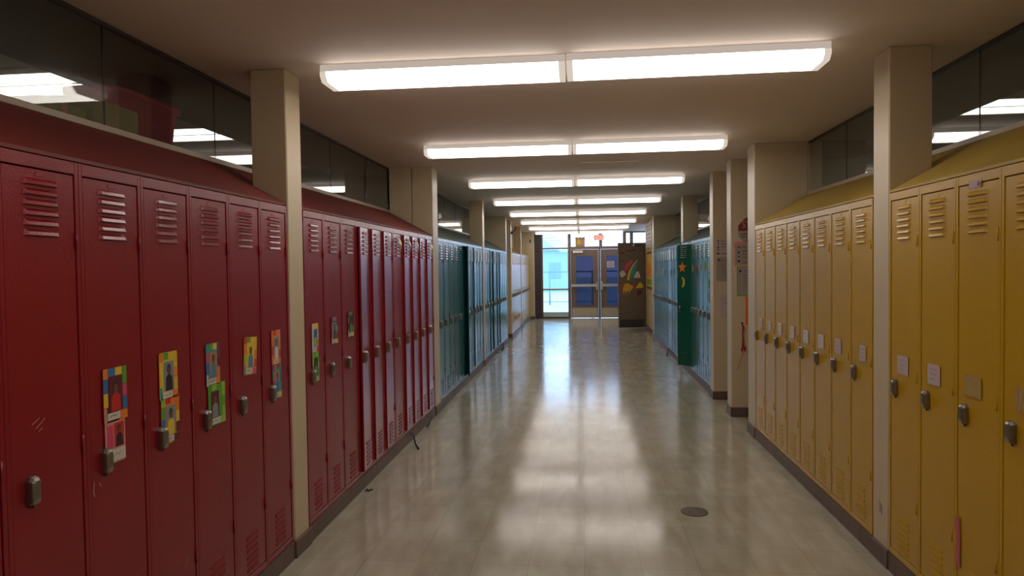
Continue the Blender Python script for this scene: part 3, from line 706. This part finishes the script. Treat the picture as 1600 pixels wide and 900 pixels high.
# star and moon on the green door: the door stands 38 degrees open, hinged at its near edge
ang = math.radians(38); yh = 8.635+0.318*5+0.018; xh = XR
def on_green(u, z):   # u = distance from the hinge along the door
    return (xh-math.sin(ang)*u-0.003*math.cos(ang), yh+math.cos(ang)*u-0.003*math.sin(ang), z)
star = []
for i in range(10):
    r_ = 0.085 if i % 2 == 0 else 0.04; a = math.pi/2+i*math.pi/5; star.append((r_*math.cos(a), r_*math.sin(a)))
moon = [(0.05*math.cos(a), 0.075*math.sin(a)) for a in [math.radians(q) for q in range(-110, 111, 20)]]+[(0.028*math.cos(a)-0.014, 0.06*math.sin(a)) for a in [math.radians(q) for q in range(100, -101, -20)]]
for nm, z, pts, m, lab in (('paper_star', 1.60, star, 'c_orange', 'orange paper star high on the ajar dark green locker door'), ('paper_moon', 1.38, moon, 'c_yellow', 'yellow paper crescent moon below the star on the green locker door')):
    o = cutout(nm, 0, z, pts, m, lab, 'paper cutout', rz=-math.pi/2+ang); p = on_green(0.17, z); o.location = p

# ------------------------------------------------------------------ notices on the two piers facing the camera
def words_strokes(b, x0, x1, z, a, w, y, mi, seed, step=0.009):
    rr = random.Random(seed); x = x0
    while x < x1-step*2:
        n = rr.randint(3, 7); pts = []
        for k in range(n*2):
            if x > x1: break
            pts.append((x, z+(a*rr.uniform(0.5, 1.0) if k % 2 else -a*rr.uniform(0.5, 1.0)))); x += step/2*rr.uniform(0.7, 1.3)
        if len(pts) > 1: b.strip(pts, w, y, mi)
        x += step*1.1
def wall_text(t, rows, x0, x1, w=0.003, m='ink', name='writing'):
    b = MB()
    for i, (z, a) in enumerate(rows): words_strokes(b, x0, x1-(x1-x0)*(0.25 if i % 3 == 2 else 0), z, a, w, -0.0028, 0, int(z*9999)+i, 0.014)
    return b.build(name, m, t)
YP, YQ = 7.47, 8.42
oc = empty('octagon_poster', (1.80, YP-0.001, 1.985)); tag(oc, 'white octagonal poster with dark red top band on the cream pier', 'poster')
R_ = 0.142; octp = [(R_/math.cos(math.pi/8)*math.cos(math.pi/8+i*math.pi/4), R_/math.cos(math.pi/8)*math.sin(math.pi/8+i*math.pi/4)) for i in range(8)]
b = MB(); b.prism(octp, -0.002, 0); b.build('sheet', 'grey_paper', oc)
r2 = R_*0.985; h2 = r2*math.tan(math.pi/8)
b = MB(); b.prism([(-r2, 0.0), (r2, 0.0), (r2, h2), (h2, r2), (-h2, r2), (-r2, h2)], -0.003, -0.0018); b.build('red_band', 'redink', oc)
v, f = text_mb('STOP', 0.105, -0.0036, 0, 0.062, 0.0008, 0.80); b = MB(); b.add(v, f); b.build('lettering', 'c_salmon', oc, fix=False)
wall_text(oc, [(-0.035, 0.012), (-0.062, 0.010)], -0.11, 0.11, 0.005, 'redink'); wall_text(oc, [(-0.10, 0.012)], -0.06, 0.06, 0.005, 'redink')
def notice(name, x, y, z, w, h, m, label, rows, bullets=(), inkm='ink', border=None, redrows=()):
    t = empty(name, (x, y-0.001, z)); tag(t, label, 'notice', 'notices on the two cream piers')
    if border:
        b = MB(); b.prism([(-w/2-.02, -h/2-.02), (w/2+.02, -h/2-.02), (w/2+.02, h/2+.035), (-w/2-.02, h/2+.035)], -0.0012, 0); b.build('border_sheet', border, t)
    b = MB(); b.prism([(-w/2, -h/2), (w/2, -h/2), (w/2, h/2), (-w/2, h/2)], -0.0024, -0.0008 if border else 0); b.build('sheet', m, t)
    if rows: wall_text(t, [(h*q, 0.006) for q in rows], -w*.28, w*.42, 0.0045, inkm)
    if redrows: wall_text(t, [(h*q, 0.006) for q in redrows], -w*.28, w*.42, 0.0045, 'redink', 'red_writing')
    if bullets:
        b = MB()
        for q, s_ in bullets: b.disc(-w*.40, h*q, s_, -0.003, -0.0023, 0, 10)
        b.build('bullet_marks', 'ink', t)
    return t
notice('notice', 1.785, YP, 1.735, 0.30, 0.205, 'grey_paper', 'bulleted notice on orange backing below the octagonal poster', (.38, .18, -.42), ((.38, .010), (.10, .012), (-.12, .008), (-.34, .013)), border='c_salmon', redrows=(.0, -.14))
notice('framed_notice', 1.79, YP, 1.450, 0.28, 0.30, 'grey_paper', 'greenish framed printed notice above the orange paper strip', (.36, .2, .1, 0, -.1, -.2, -.3), ((.36, .013),), inkm='softink')
b = MB(); w, h = .292, .312
for q in ((-w/2, w/2, h/2-.008, h/2), (-w/2, w/2, -h/2, -h/2+.008), (-w/2, -w/2+.008, -h/2+.008, h/2-.008), (w/2-.008, w/2, -h/2+.008, h/2-.008)): b.box(q[0], q[1], -0.006, 0, q[2], q[3])
b.build('frame', 'c_green', [o for o in bpy.data.objects if o.name == 'framed_notice'][0])
og = MB(); og.box(1.735, 1.90, YP-0.003, YP-0.0005, 0.985, 1.285)
tag(og.build('orange_paper', 'orange'), 'bright orange paper strip below the framed notice on the cream pier', 'paper')
notice('notice', 1.745, YQ, 1.838, 0.27, 0.20, 'lilac_paper', 'bulleted lilac notice, topmost on the pier beside the teal lockers', (.38, .2, .02, -.38), ((.38, .010), (.22, .008), (.0, .012), (-.16, .008), (-.36, .013)))
notice('notice', 1.76, YQ, 1.575, 0.29, 0.295, 'grey_paper', 'large grey printed notice, middle one on the pier beside the teal lockers', (.36, .2, .1, 0, -.1, -.2), ((.38, .013),), inkm='softink')
notice('notice', 1.77, YQ, 1.135, 0.22, 0.275, 'lilac_paper', 'plain mauve sheet, lowest on the pier beside the teal lockers', (.1,), inkm='softink')
# ribbon
rb = empty('ribbon', (1.695, YP-0.008, 1.0)); tag(rb, 'red knotted ribbon with trailing string hanging on the cream pier', 'ribbon')
b = MB(); b.tube([(0, 0, 0), (0.012, -0.003, -0.05), (0.004, -0.006, -0.11), (0.010, -0.004, -0.18), (0.006, -0.004, -0.25)], [.006, .012, .007, .010, .012]); b.build('twist', 'ribbon', rb)
b = MB(); b.tube([(0.006, -0.004, -0.25), (0.03, -0.006, -0.29), (0.034, -0.005, -0.26), (0.01, -0.004, -0.235), (-0.012, -0.006, -0.28), (0.0, -0.004, -0.30)], [.008, .010, .008, .008, .008, .004]); b.build('bow', 'ribbon', rb)
b = MB(); b.tube([(0.006, -0.004, -0.25), (-0.002, -0.003, -0.34), (-0.025, -0.002, -0.42), (-0.055, 0.0, -0.50)], .0025); b.build('string', 'ribbon', rb)
b = MB(); b.disc(0, 0.004, 0.010, -0.006, 0.006, 0, 12); b.build('pin', 'black', rb)

# ------------------------------------------------------------------ floor details
dr = empty('floor_drain', (0.722, 4.545, 0)); tag(dr, 'round bronze drain cover set in the polished floor', 'drain')
b = MB(); b.disc(0, 0, 0.088, 0.0003, 0.004, 0, 32, axis='z'); b.build('cover', 'drain', dr)
b = MB()
for i in range(2): b.disc((-1)**i*0.035, -0.01, 0.008, 0.0041, 0.0048, 0, 10, axis='z')
b.build('screws', 'dark_trim', dr)
b = MB(); b.tube([(-1.600, 4.815, 0.004), (-1.585, 4.835, 0.012), (-1.570, 4.81, 0.005), (-1.560, 4.835, 0.010), (-1.545, 4.84, 0.004)], [.004, .008, .009, .007, .004], n=6)
tag(b.build('paper_scrap', 'black'), 'small dark crumpled scrap on the floor by the red lockers', 'scrap')
def strap(pts, r, label): b = MB(); b.tube(pts, r, n=6); tag(b.build('rubber_strip', 'black'), label, 'strip', 'loose black strips peeling from the locker bases')
strap([(XL+0.008, 6.30, 0.075), (XL+0.05, 6.22, 0.055), (XL+0.10, 6.08, 0.022), (XL+0.15, 5.98, 0.008)], [.005, .008, .009, .010], 'black rubber strip peeling from the red locker base onto the floor')
strap([(XL+0.010, 7.12, 0.085), (XL+0.035, 7.02, 0.06), (XL+0.04, 6.88, 0.02), (XL+0.03, 6.82, 0.006)], [.005, .008, .009, .006], 'black rubber strip hanging by the jointed pier base')
strap([(XL+0.010, 13.9, 0.085), (XL+0.05, 13.7, 0.05), (XL+0.06, 13.3, 0.012)], .014, 'black rubber strip by the far teal lockers, red locker side')
strap([(XR-0.012, 12.9, 0.085), (XR-0.05, 12.75, 0.05), (XR-0.09, 12.4, 0.010)], .012, 'black rubber strip by the teal lockers past the green locker')
b = MB(); b.box(-1.66, -1.52, 15.02, 15.05, 2.50, 2.53, c=0.003); b.box(-1.56, -1.54, 15.0, 15.03, 2.50, 2.56, c=0.003)
ds = MB(); ds.tube([(-1.625, 15.85, 2.46), (-1.54, 15.82, 2.50), (-1.50, 15.80, 2.58)], .012); ds.disc(-1.615, 2.45, 0.035, 15.83, 15.87, 0, 12)
tag(ds.build('wall_bracket', 'dark_trim'), 'small dark bracket high on the cream column past the niche', 'bracket')
b = MB(); b.box(-1.62, -1.58, YE-0.47, YE-0.452, 2.42, 2.52, c=0.003); tag(b.build('fire_horn', 'dark_trim'), 'small dark box high on the cream end pier', 'alarm')

# ------------------------------------------------------------------ end of the corridor
yf0, yf1 = YE-0.02, YE+0.08
MF = 'frame_brown'
struct('wall_end', MB().box(-1.50, -1.285, YE-0.06, YE+0.12, 0, ZC), 'brick', 'dark brick strip beside the tall daylight window')
def window(n, x0, x1, zs, xm=None, gl='day_glass'):
    """frame with panes between the heights in zs"""
    t = MB(); fw = 0.05
    t.box(x0, x0+fw, yf0, yf1, zs[0], zs[-1]); t.box(x1-fw, x1, yf0, yf1, zs[0], zs[-1])
    for i, z in enumerate(zs):
        h = 0.045 if 0 < i < len(zs)-1 else 0.05
        a, b_ = (z, z+h) if i == 0 else ((z-h, z) if i == len(zs)-1 else (z-h/2, z+h/2))
        t.box(x0+fw, x1-fw, yf0, yf1, a, b_)
    o = struct('window_%d' % n, t, MF)
    for a, b_ in zip(zs[:-1], zs[1:]):
        g = MB(); g.box(x0+fw, x1-fw, YE+0.025, YE+0.031, a+0.022, b_-0.022); g.build('pane', gl, o)
    return o
w5 = window(5, -1.285, -0.385, [0.0, 0.93, 2.24, ZC])
b = MB(); b.box(-1.235, -0.435, YE-0.05, YE+0.02, 0.90, 0.955); b.build('ledge', 'kick', w5)
b = MB(); b.box(-1.235, -0.435, YE-0.06, YE+0.02, 0.05, 0.20); b.build('heater_ledge', 'snow', w5)
window(6, -0.385, 0.61, [2.24, ZC]); window(7, 0.61, 1.36, [2.24, ZC]); window(8, 1.36, 1.58, [2.24, ZC]); window(9, 1.58, 2.08, [2.24, ZC])
struct('doorframe', (lambda m: (m.box(-0.385, -0.345, yf0, yf1, 0, 2.24), m.box(0.53, 0.60, yf0-0.02, yf1, 0, 2.24), m.box(-0.345, 1.56, yf0, yf1, 2.20, 2.24), m.box(1.51, 1.56, yf0, yf1, 0, 2.20), m)[-1])(MB()), MF)
struct('wall_end', MB().box(1.56, WR, YE-0.02, YE+0.12, 0, 2.24), 'door_brown', 'brown panelled wall strip behind the open door')
def exit_door(n, x0, x1, gx0, gx1, bar_side):
    t = empty('door_%d' % n, (x0, YE+0.01, 0)); t['kind'] = 'structure'; W = x1-x0
    m = MB(); a, b_ = gx0-x0, gx1-x0; z0, z1 = 0.40, 1.99
    m.box(0, a, 0, 0.045, 0.008, 2.195, c=0.002); m.box(b_, W, 0, 0.045, 0.008, 2.195, c=0.002)
    m.box(a, b_, 0, 0.045, 0.008, z0); m.box(a, b_, 0, 0.045, z1, 2.195); m.build('leaf', 'frame_brown', t)
    g = MB(); g.box(a, b_, 0.018, 0.026, z0, z1); g.build('pane', 'door_glass', t)
    k = MB(); k.box(0.03, W-0.03, -0.004, 0, 0.02, 0.33); k.build('kick_plate', 'kick', t)
    h = MB(); hx0, hx1 = 0.03, W-0.05
    h.box(hx0, hx1, -0.085, -0.045, 1.0, 1.09, c=0.01)
    e = hx1 if bar_side > 0 else hx0
    h.box(e-0.03, e+0.03, -0.07, 0, 0.90, 1.16, c=0.008); e2 = hx0 if bar_side > 0 else hx1
    h.box(e2-0.02, e2+0.02, -0.06, 0, 0.99, 1.10, c=0.006)
    h.build('push_bar', 'steel', t)
    if n == 1: c = MB(); c.box(0.07, 0.38, -0.06, 0, 2.08, 2.16, c=0.008); c.build('door_closer', 'fixture', t)
    return t
exit_door(1, -0.342, 0.527, -0.18, 0.36, 1)
exit_door(2, 0.605, 1.508, 0.79, 1.32, -1)
ps = MB(); ps.box(0.80, 1.03, YE+0.0, YE+0.004, 1.61, 1.81)
t = empty('door_sign', (0, 0, 0)); 
pt = ps.build('sheet', 'lilac_paper', t); tag(t, 'white printed sheet on the dark glass of the second exit door', 'sign')
b = MB(); b.disc(0.915, 1.71, 0.07, YE-0.0015, YE-0.0005, 0, 18); b.disc(0.915, 1.71, 0.05, YE-0.0025, YE-0.0016, 1, 18); b.build('round_mark', ['softink', 'lilac_paper'], t)
t = empty('window_paper', (-0.04, YE-0.022, 2.44)); tag(t, 'curled yellowish paper hung on the glass above the first exit door', 'paper')
b = MB(); pts = [(-0.15, -0.16), (0.15, -0.16), (0.155, 0.14), (0.10, 0.155), (0.05, 0.13), (0.0, 0.15), (-0.06, 0.13), (-0.10, 0.155), (-0.15, 0.14)]
b.prism(pts, -0.002, 0); b.build('sheet', 'c_tan', t)
b = MB(); b.prism([(-0.10, -0.08), (0.02, -0.08), (0.02, 0.08), (-0.10, 0.08)], -0.0035, -0.0022, 0); b.prism([(0.03, -0.09), (0.12, -0.09), (0.12, 0.06), (0.03, 0.06)], -0.0035, -0.0022, 1); b.build('print', ['c_yellow', 'c_salmon'], t)
# exit sign hung from the ceiling just in front of the glass
ex = empty('exit_sign', (0.552, YE-0.13, 2.56)); tag(ex, 'lit exit sign with red letters above the meeting of the exit doors', 'exit sign')
b = MB(); b.box(-0.16, 0.16, -0.03, 0.03, -0.085, 0.085, c=0.005); b.build('case', 'fixture', ex)
b = MB(); b.box(-0.148, 0.148, -0.033, -0.030, -0.073, 0.073); b.build('face', 'exit_face', ex)
v, f = text_mb('EXIT', 0.155, -0.035, 0, 0, 0.002, 0.86); b = MB(); b.add(v, f); b.build('lettering', 'exit_red', ex, fix=False)
b = MB(); b.box(-0.02, 0.02, -0.015, 0.015, 0.085, ZC-2.56-0.001); b.build('stem', 'fixture', ex)

# open brown door with the rainbow mural, hinged on the jamb at the yellow locker side
od = empty('door_3', (1.665, 18.18, 0)); od['kind'] = 'structure'; od.rotation_euler = (0, 0, math.radians(12))
m = MB(); Wd = 0.735; m.box(-Wd, -0.02, -0.022, 0.022, 0.03, 2.25, c=0.003); m.build('leaf', 'door_brown', od)
m = MB(); m.box(-0.0195, 0.004, -0.023, 0.023, 0.03, 2.25); m.build('hinge_edge', 'door_edge', od)
m = MB(); m.box(-Wd+0.03, -0.06, -0.0255, -0.022, 0.035, 0.24); m.build('kick_plate', 'dark_kick', od)
m = MB(); m.box(-0.36, -0.30, -0.07, -0.022, 2.15, 2.235, c=0.006); m.build('door_closer', 'steel', od)
m = MB(); m.tube([(-0.33, -0.06, 2.18), (-0.16, -0.09, 2.18), (-0.05, -0.05, 2.18)], 0.010); m.build('closer_arm', 'dark_trim', od)
def arc_band(m, cx, cz, r0, r1, a0, a1, mi, y, n=16, sx=1.0):
    pts = [(cx+sx*r1*math.cos(math.radians(a0+(a1-a0)*i/n)), cz+r1*math.sin(math.radians(a0+(a1-a0)*i/n))) for i in range(n+1)]
    pts += [(cx+sx*r0*math.cos(math.radians(a1-(a1-a0)*i/n)), cz+r0*math.sin(math.radians(a1-(a1-a0)*i/n))) for i in range(n+1)]
    for i in range(n):
        a, b_, c, d = pts[i], pts[i+1], pts[2*n-i], pts[2*n+1-i]
        m.prism([a, b_, c, d], y, y-0.0015, mi)
mu = empty('rainbow_mural', (0, 0, 0)); mu.location = (1.665, 18.18, 0); mu.rotation_euler = od.rotation_euler
tag(mu, 'paper mural of rainbow, clouds and yellow shapes on the open brown door', 'mural')
YD = -0.0235
m = MB()   # rainbow arcs rising to the right
def curve_band(pts0, pts1, mi):
    for i in range(len(pts0)-1): m.prism([pts0[i], pts0[i+1], pts1[i+1], pts1[i]], YD, YD-0.0015, mi)
def bez(p0, p1, p2, n=12): return [((1-t)**2*p0[0]+2*t*(1-t)*p1[0]+t*t*p2[0], (1-t)**2*p0[1]+2*t*(1-t)*p1[1]+t*t*p2[1]) for t in [i/n for i in range(n+1)]]
curve_band(bez((-.50, 1.28), (-.46, 1.60), (-.22, 1.80)), bez((-.45, 1.27), (-.42, 1.56), (-.22, 1.79)), 0)
curve_band(bez((-.445, 1.27), (-.415, 1.56), (-.22, 1.785)), bez((-.32, 1.40), (-.26, 1.55), (-.215, 1.775)), 1)
curve_band(bez((-.60, 1.55), (-.52, 1.74), (-.34, 1.80)), bez((-.56, 1.48), (-.46, 1.60), (-.36, 1.72)), 2)
curve_band(bez((-.62, 1.52), (-.60, 1.56), (-.58, 1.60)), bez((-.57, 1.47), (-.56, 1.50), (-.555, 1.55)), 3)
m.build('rainbow', ['c_yellow', 'c_teal', 'c_pink', 'c_purple'], mu)
m = MB(); 
for cx, cz, r in ((-.655, 1.44, .05), (-.62, 1.47, .055), (-.58, 1.43, .045), (-.635, 1.39, .045)): m.disc(cx, cz, r, YD-0.0016, YD-0.003, 0, 16)
m.build('cloud', 'c_white', mu)
m = MB(); m.prism([(-.33, 1.33), (-.14, 1.33), (-.165, 1.44), (-.20, 1.50), (-.25, 1.49)], YD, YD-0.0012); m.build('cloud', 'c_white', mu)
m = MB(); m.prism([(-.62, 1.00), (-.60, 1.10), (-.56, 1.18), (-.47, 1.19), (-.40, 1.14), (-.33, 1.12), (-.36, 1.04), (-.42, 1.00), (-.44, .90), (-.46, .99), (-.51, .98), (-.52, .88), (-.545, .98), (-.58, .98), (-.585, .86), (-.605, .97)], YD-0.0016, YD-0.003); m.build('yellow_cutout', 'c_mustard', mu)
m = MB(); m.prism([(-.27, 1.06), (-.06, 1.07), (-.09, 1.16), (-.15, 1.22), (-.21, 1.15)], YD, YD-0.0015); m.build('yellow_cutout', 'c_yellow', mu)
m = MB(); m.prism([(-.70, 1.04), (-.64, 1.02), (-.62, 1.10), (-.69, 1.12)], YD, YD-0.001); m.prism([(-.32, 1.03), (-.24, 1.04), (-.25, 1.11), (-.31, 1.12)], YD, YD-0.001, 0); m.build('red_cutout', 'c_red', mu)
m = MB(); m.prism([(-.22, .86), (-.12, .90), (-.10, 1.0), (-.24, 1.0)], YD, YD-0.001); m.build('dark_red_cutout', 'c_maroon', mu)
m = MB(); m.strip([(-.70, 1.97), (-.65, 2.0), (-.60, 1.96), (-.57, 2.0)], .03, YD-0.001, 0); m.strip([(-.50, 2.02), (-.45, 2.06), (-.40, 2.02), (-.35, 2.07), (-.30, 2.03), (-.26, 2.07)], .03, YD-0.001, 0); m.strip([(-.68, 1.76), (-.62, 1.80), (-.58, 1.77)], .025, YD-0.001, 0)
m.build('red_lettering', 'c_maroon', mu)

# wall beside the open door: louvred panel and bright poster
t = empty('wall_vent', (1.68, 17.15, 2.38)); t.rotation_euler = (0, 0, -math.pi/2); tag(t, 'white slatted panel high on the cream wall beside the open door', 'vent')
m = MB(); m.box(-0.62, 0.62, -0.02, -0.001, -0.30, 0.30, c=0.003); m.build('panel', 'off_white', t)
m = MB()
for i in range(6): m.box(-0.60, 0.60, -0.032, -0.0205, -0.27+i*0.095, -0.205+i*0.095, c=0.003)
m.build('slats', 'paper', t)
t = empty('bright_poster', (1.68, 17.25, 1.53)); t.rotation_euler = (0, 0, -math.pi/2); tag(t, 'yellow, orange and green poster on the cream wall by the open door', 'poster')
m = MB(); m.box(-0.55, 0.55, -0.004, -0.001, -0.40, 0.40); m.build('sheet', 'c_yellow', t)
m = MB(); m.prism([(-.5, -.05), (-.2, -.2), (.1, -.1), (.3, -.22), (.5, 0), (.35, .2), (.1, .08), (-.1, .25), (-.3, .1)], -0.006, -0.0045); m.build('orange_shapes', 'c_orange', t)
m = MB(); m.box(-0.5, 0.5, -0.006, -0.0045, -0.36, -0.22); m.build('green_strip', 'c_green', t)
m = MB(); m.box(-0.56, 0.56, -0.012, -0.001, 0.41, 0.45); m.box(-0.56, 0.56, -0.012, -0.001, -0.47, -0.41); m.build('hanging_rail', 'dark_trim', t)
# high side window beyond the open door
w = MB(); w.box(WR-0.02, WR+0.10, 18.3, 22.0, 2.28, 2.33); w.box(WR-0.02, WR+0.10, 18.28, 18.36, 2.33, ZC); w.box(WR-0.02, WR+0.1, 20.1, 20.16, 2.33, ZC-0.05); w.box(WR-0.02, WR+0.1, 18.36, 22.0, ZC-0.05, ZC)
w10 = struct('window_10', w, MF)
for a, b_ in ((18.36, 20.1), (20.16, 22.0)): g = MB(); g.box(WR+0.04, WR+0.046, a, b_, 2.33, ZC-0.05); g.build('pane', 'day_glass', w10)
struct('wall_right', MB().box(WR, WR+0.12, 15.4, 18.28, 2.30, ZC), 'cream')

# ------------------------------------------------------------------ outside
struct('ground_outside', MB().box(-40, 40, YE+0.15, 120, -0.3, -0.12), 'snow')
hs = empty('house', (-3.2, 52, -0.12)); tag(hs, 'pale blue house seen through the tall daylight window', 'house')
m = MB(); m.box(-3.6, 2.4, -3, 3, 0, 3.0); m.build('wall', 'house', hs)
m = MB(); m.prism([(-4.0, 3.0), (-0.6, 5.2), (2.8, 3.0)], -3.3, 3.3); m.build('roof', 'house_roof', hs)
for x in (-2.6, -0.8, 0.9): m = MB(); m.box(x, x+0.8, -3.04, -3.0, 1.0, 2.1); m.build('window', 'house_window', hs)
fn = empty('chain_link_fence', (-1.5, 32, -0.12)); tag(fn, 'thin wire fence standing in the snow outside', 'fence')
m = MB(); m.tube([(-6, 0, 1.55), (6, 0, 1.55)], 0.03); m.tube([(-6, 0, 0.15), (6, 0, 0.15)], 0.02); m.build('rail', 'fence', fn)
for i in range(7): m = MB(); m.tube([(-6+i*2, 0, 0), (-6+i*2, 0, 1.6)], 0.04); m.build('post', 'fence', fn)
for (x, y, h, lab) in ((-9.5, 60, 7.5, 'misty conifer beyond the pale house, nearer the doors'), (-14.5, 64, 6.2, 'misty conifer beyond the pale house, farther from the doors')):
    tr = empty('conifer_tree', (x, y, -0.12)); tag(tr, lab, 'tree', 'misty conifers outside')
    m = MB(); m.tube([(0, 0, 0), (0, 0, h*0.9)], [0.18, 0.04]); m.build('trunk', 'c_brown', tr)
    m = MB(); rr = random.Random(int(x*10))
    for k in range(7):
        z0 = h*(0.12+0.12*k); r = 1.9*(1-k/7.6); n = 14; ring_ = [(r*(0.75+0.35*rr.random())*math.cos(2*math.pi*i/n), r*(0.75+0.35*rr.random())*math.sin(2*math.pi*i/n), z0-0.1*rr.random()) for i in range(n)]
        m.add(ring_+[(0, 0, z0+h*0.2), (0, 0, z0+0.1)], [(i, (i+1) % n, n) for i in range(n)]+[((i+1) % n, i, n+1) for i in range(n)])
    m.build('foliage', 'foliage', tr)

# ------------------------------------------------------------------ light and colour management
w = bpy.data.worlds.new('sky'); SC.world = w; w.use_nodes = True; nt = w.node_tree
bg = nt.nodes['Background']
tc = nt.nodes.new('ShaderNodeTexCoord'); sx = nt.nodes.new('ShaderNodeSeparateXYZ'); nt.links.new(tc.outputs['Generated'], sx.inputs[0])
rp = nt.nodes.new('ShaderNodeValToRGB'); rp.color_ramp.elements[0].position = 0.0; rp.color_ramp.elements[0].color = (0.49, 0.65, 1.0, 1)
rp.color_ramp.elements[1].position = 0.5; rp.color_ramp.elements[1].color = (0.45, 0.68, 1.0, 1)
nt.links.new(sx.outputs[2], rp.inputs[0]); nt.links.new(rp.outputs[0], bg.inputs[0]); bg.inputs[1].default_value = 4.0
SC.view_settings.view_transform = 'Standard'; SC.view_settings.look = 'None'; SC.view_settings.gamma = 1
SC.view_settings.use_curve_mapping = False; SC.view_settings.exposure = 0.12
cy = SC.cycles; cy.max_bounces = 8; cy.diffuse_bounces = 4; cy.glossy_bounces = 4; cy.transparent_max_bounces = 12; cy.caustics_reflective = False
cy.caustics_refractive = False; cy.sample_clamp_indirect = 8.0
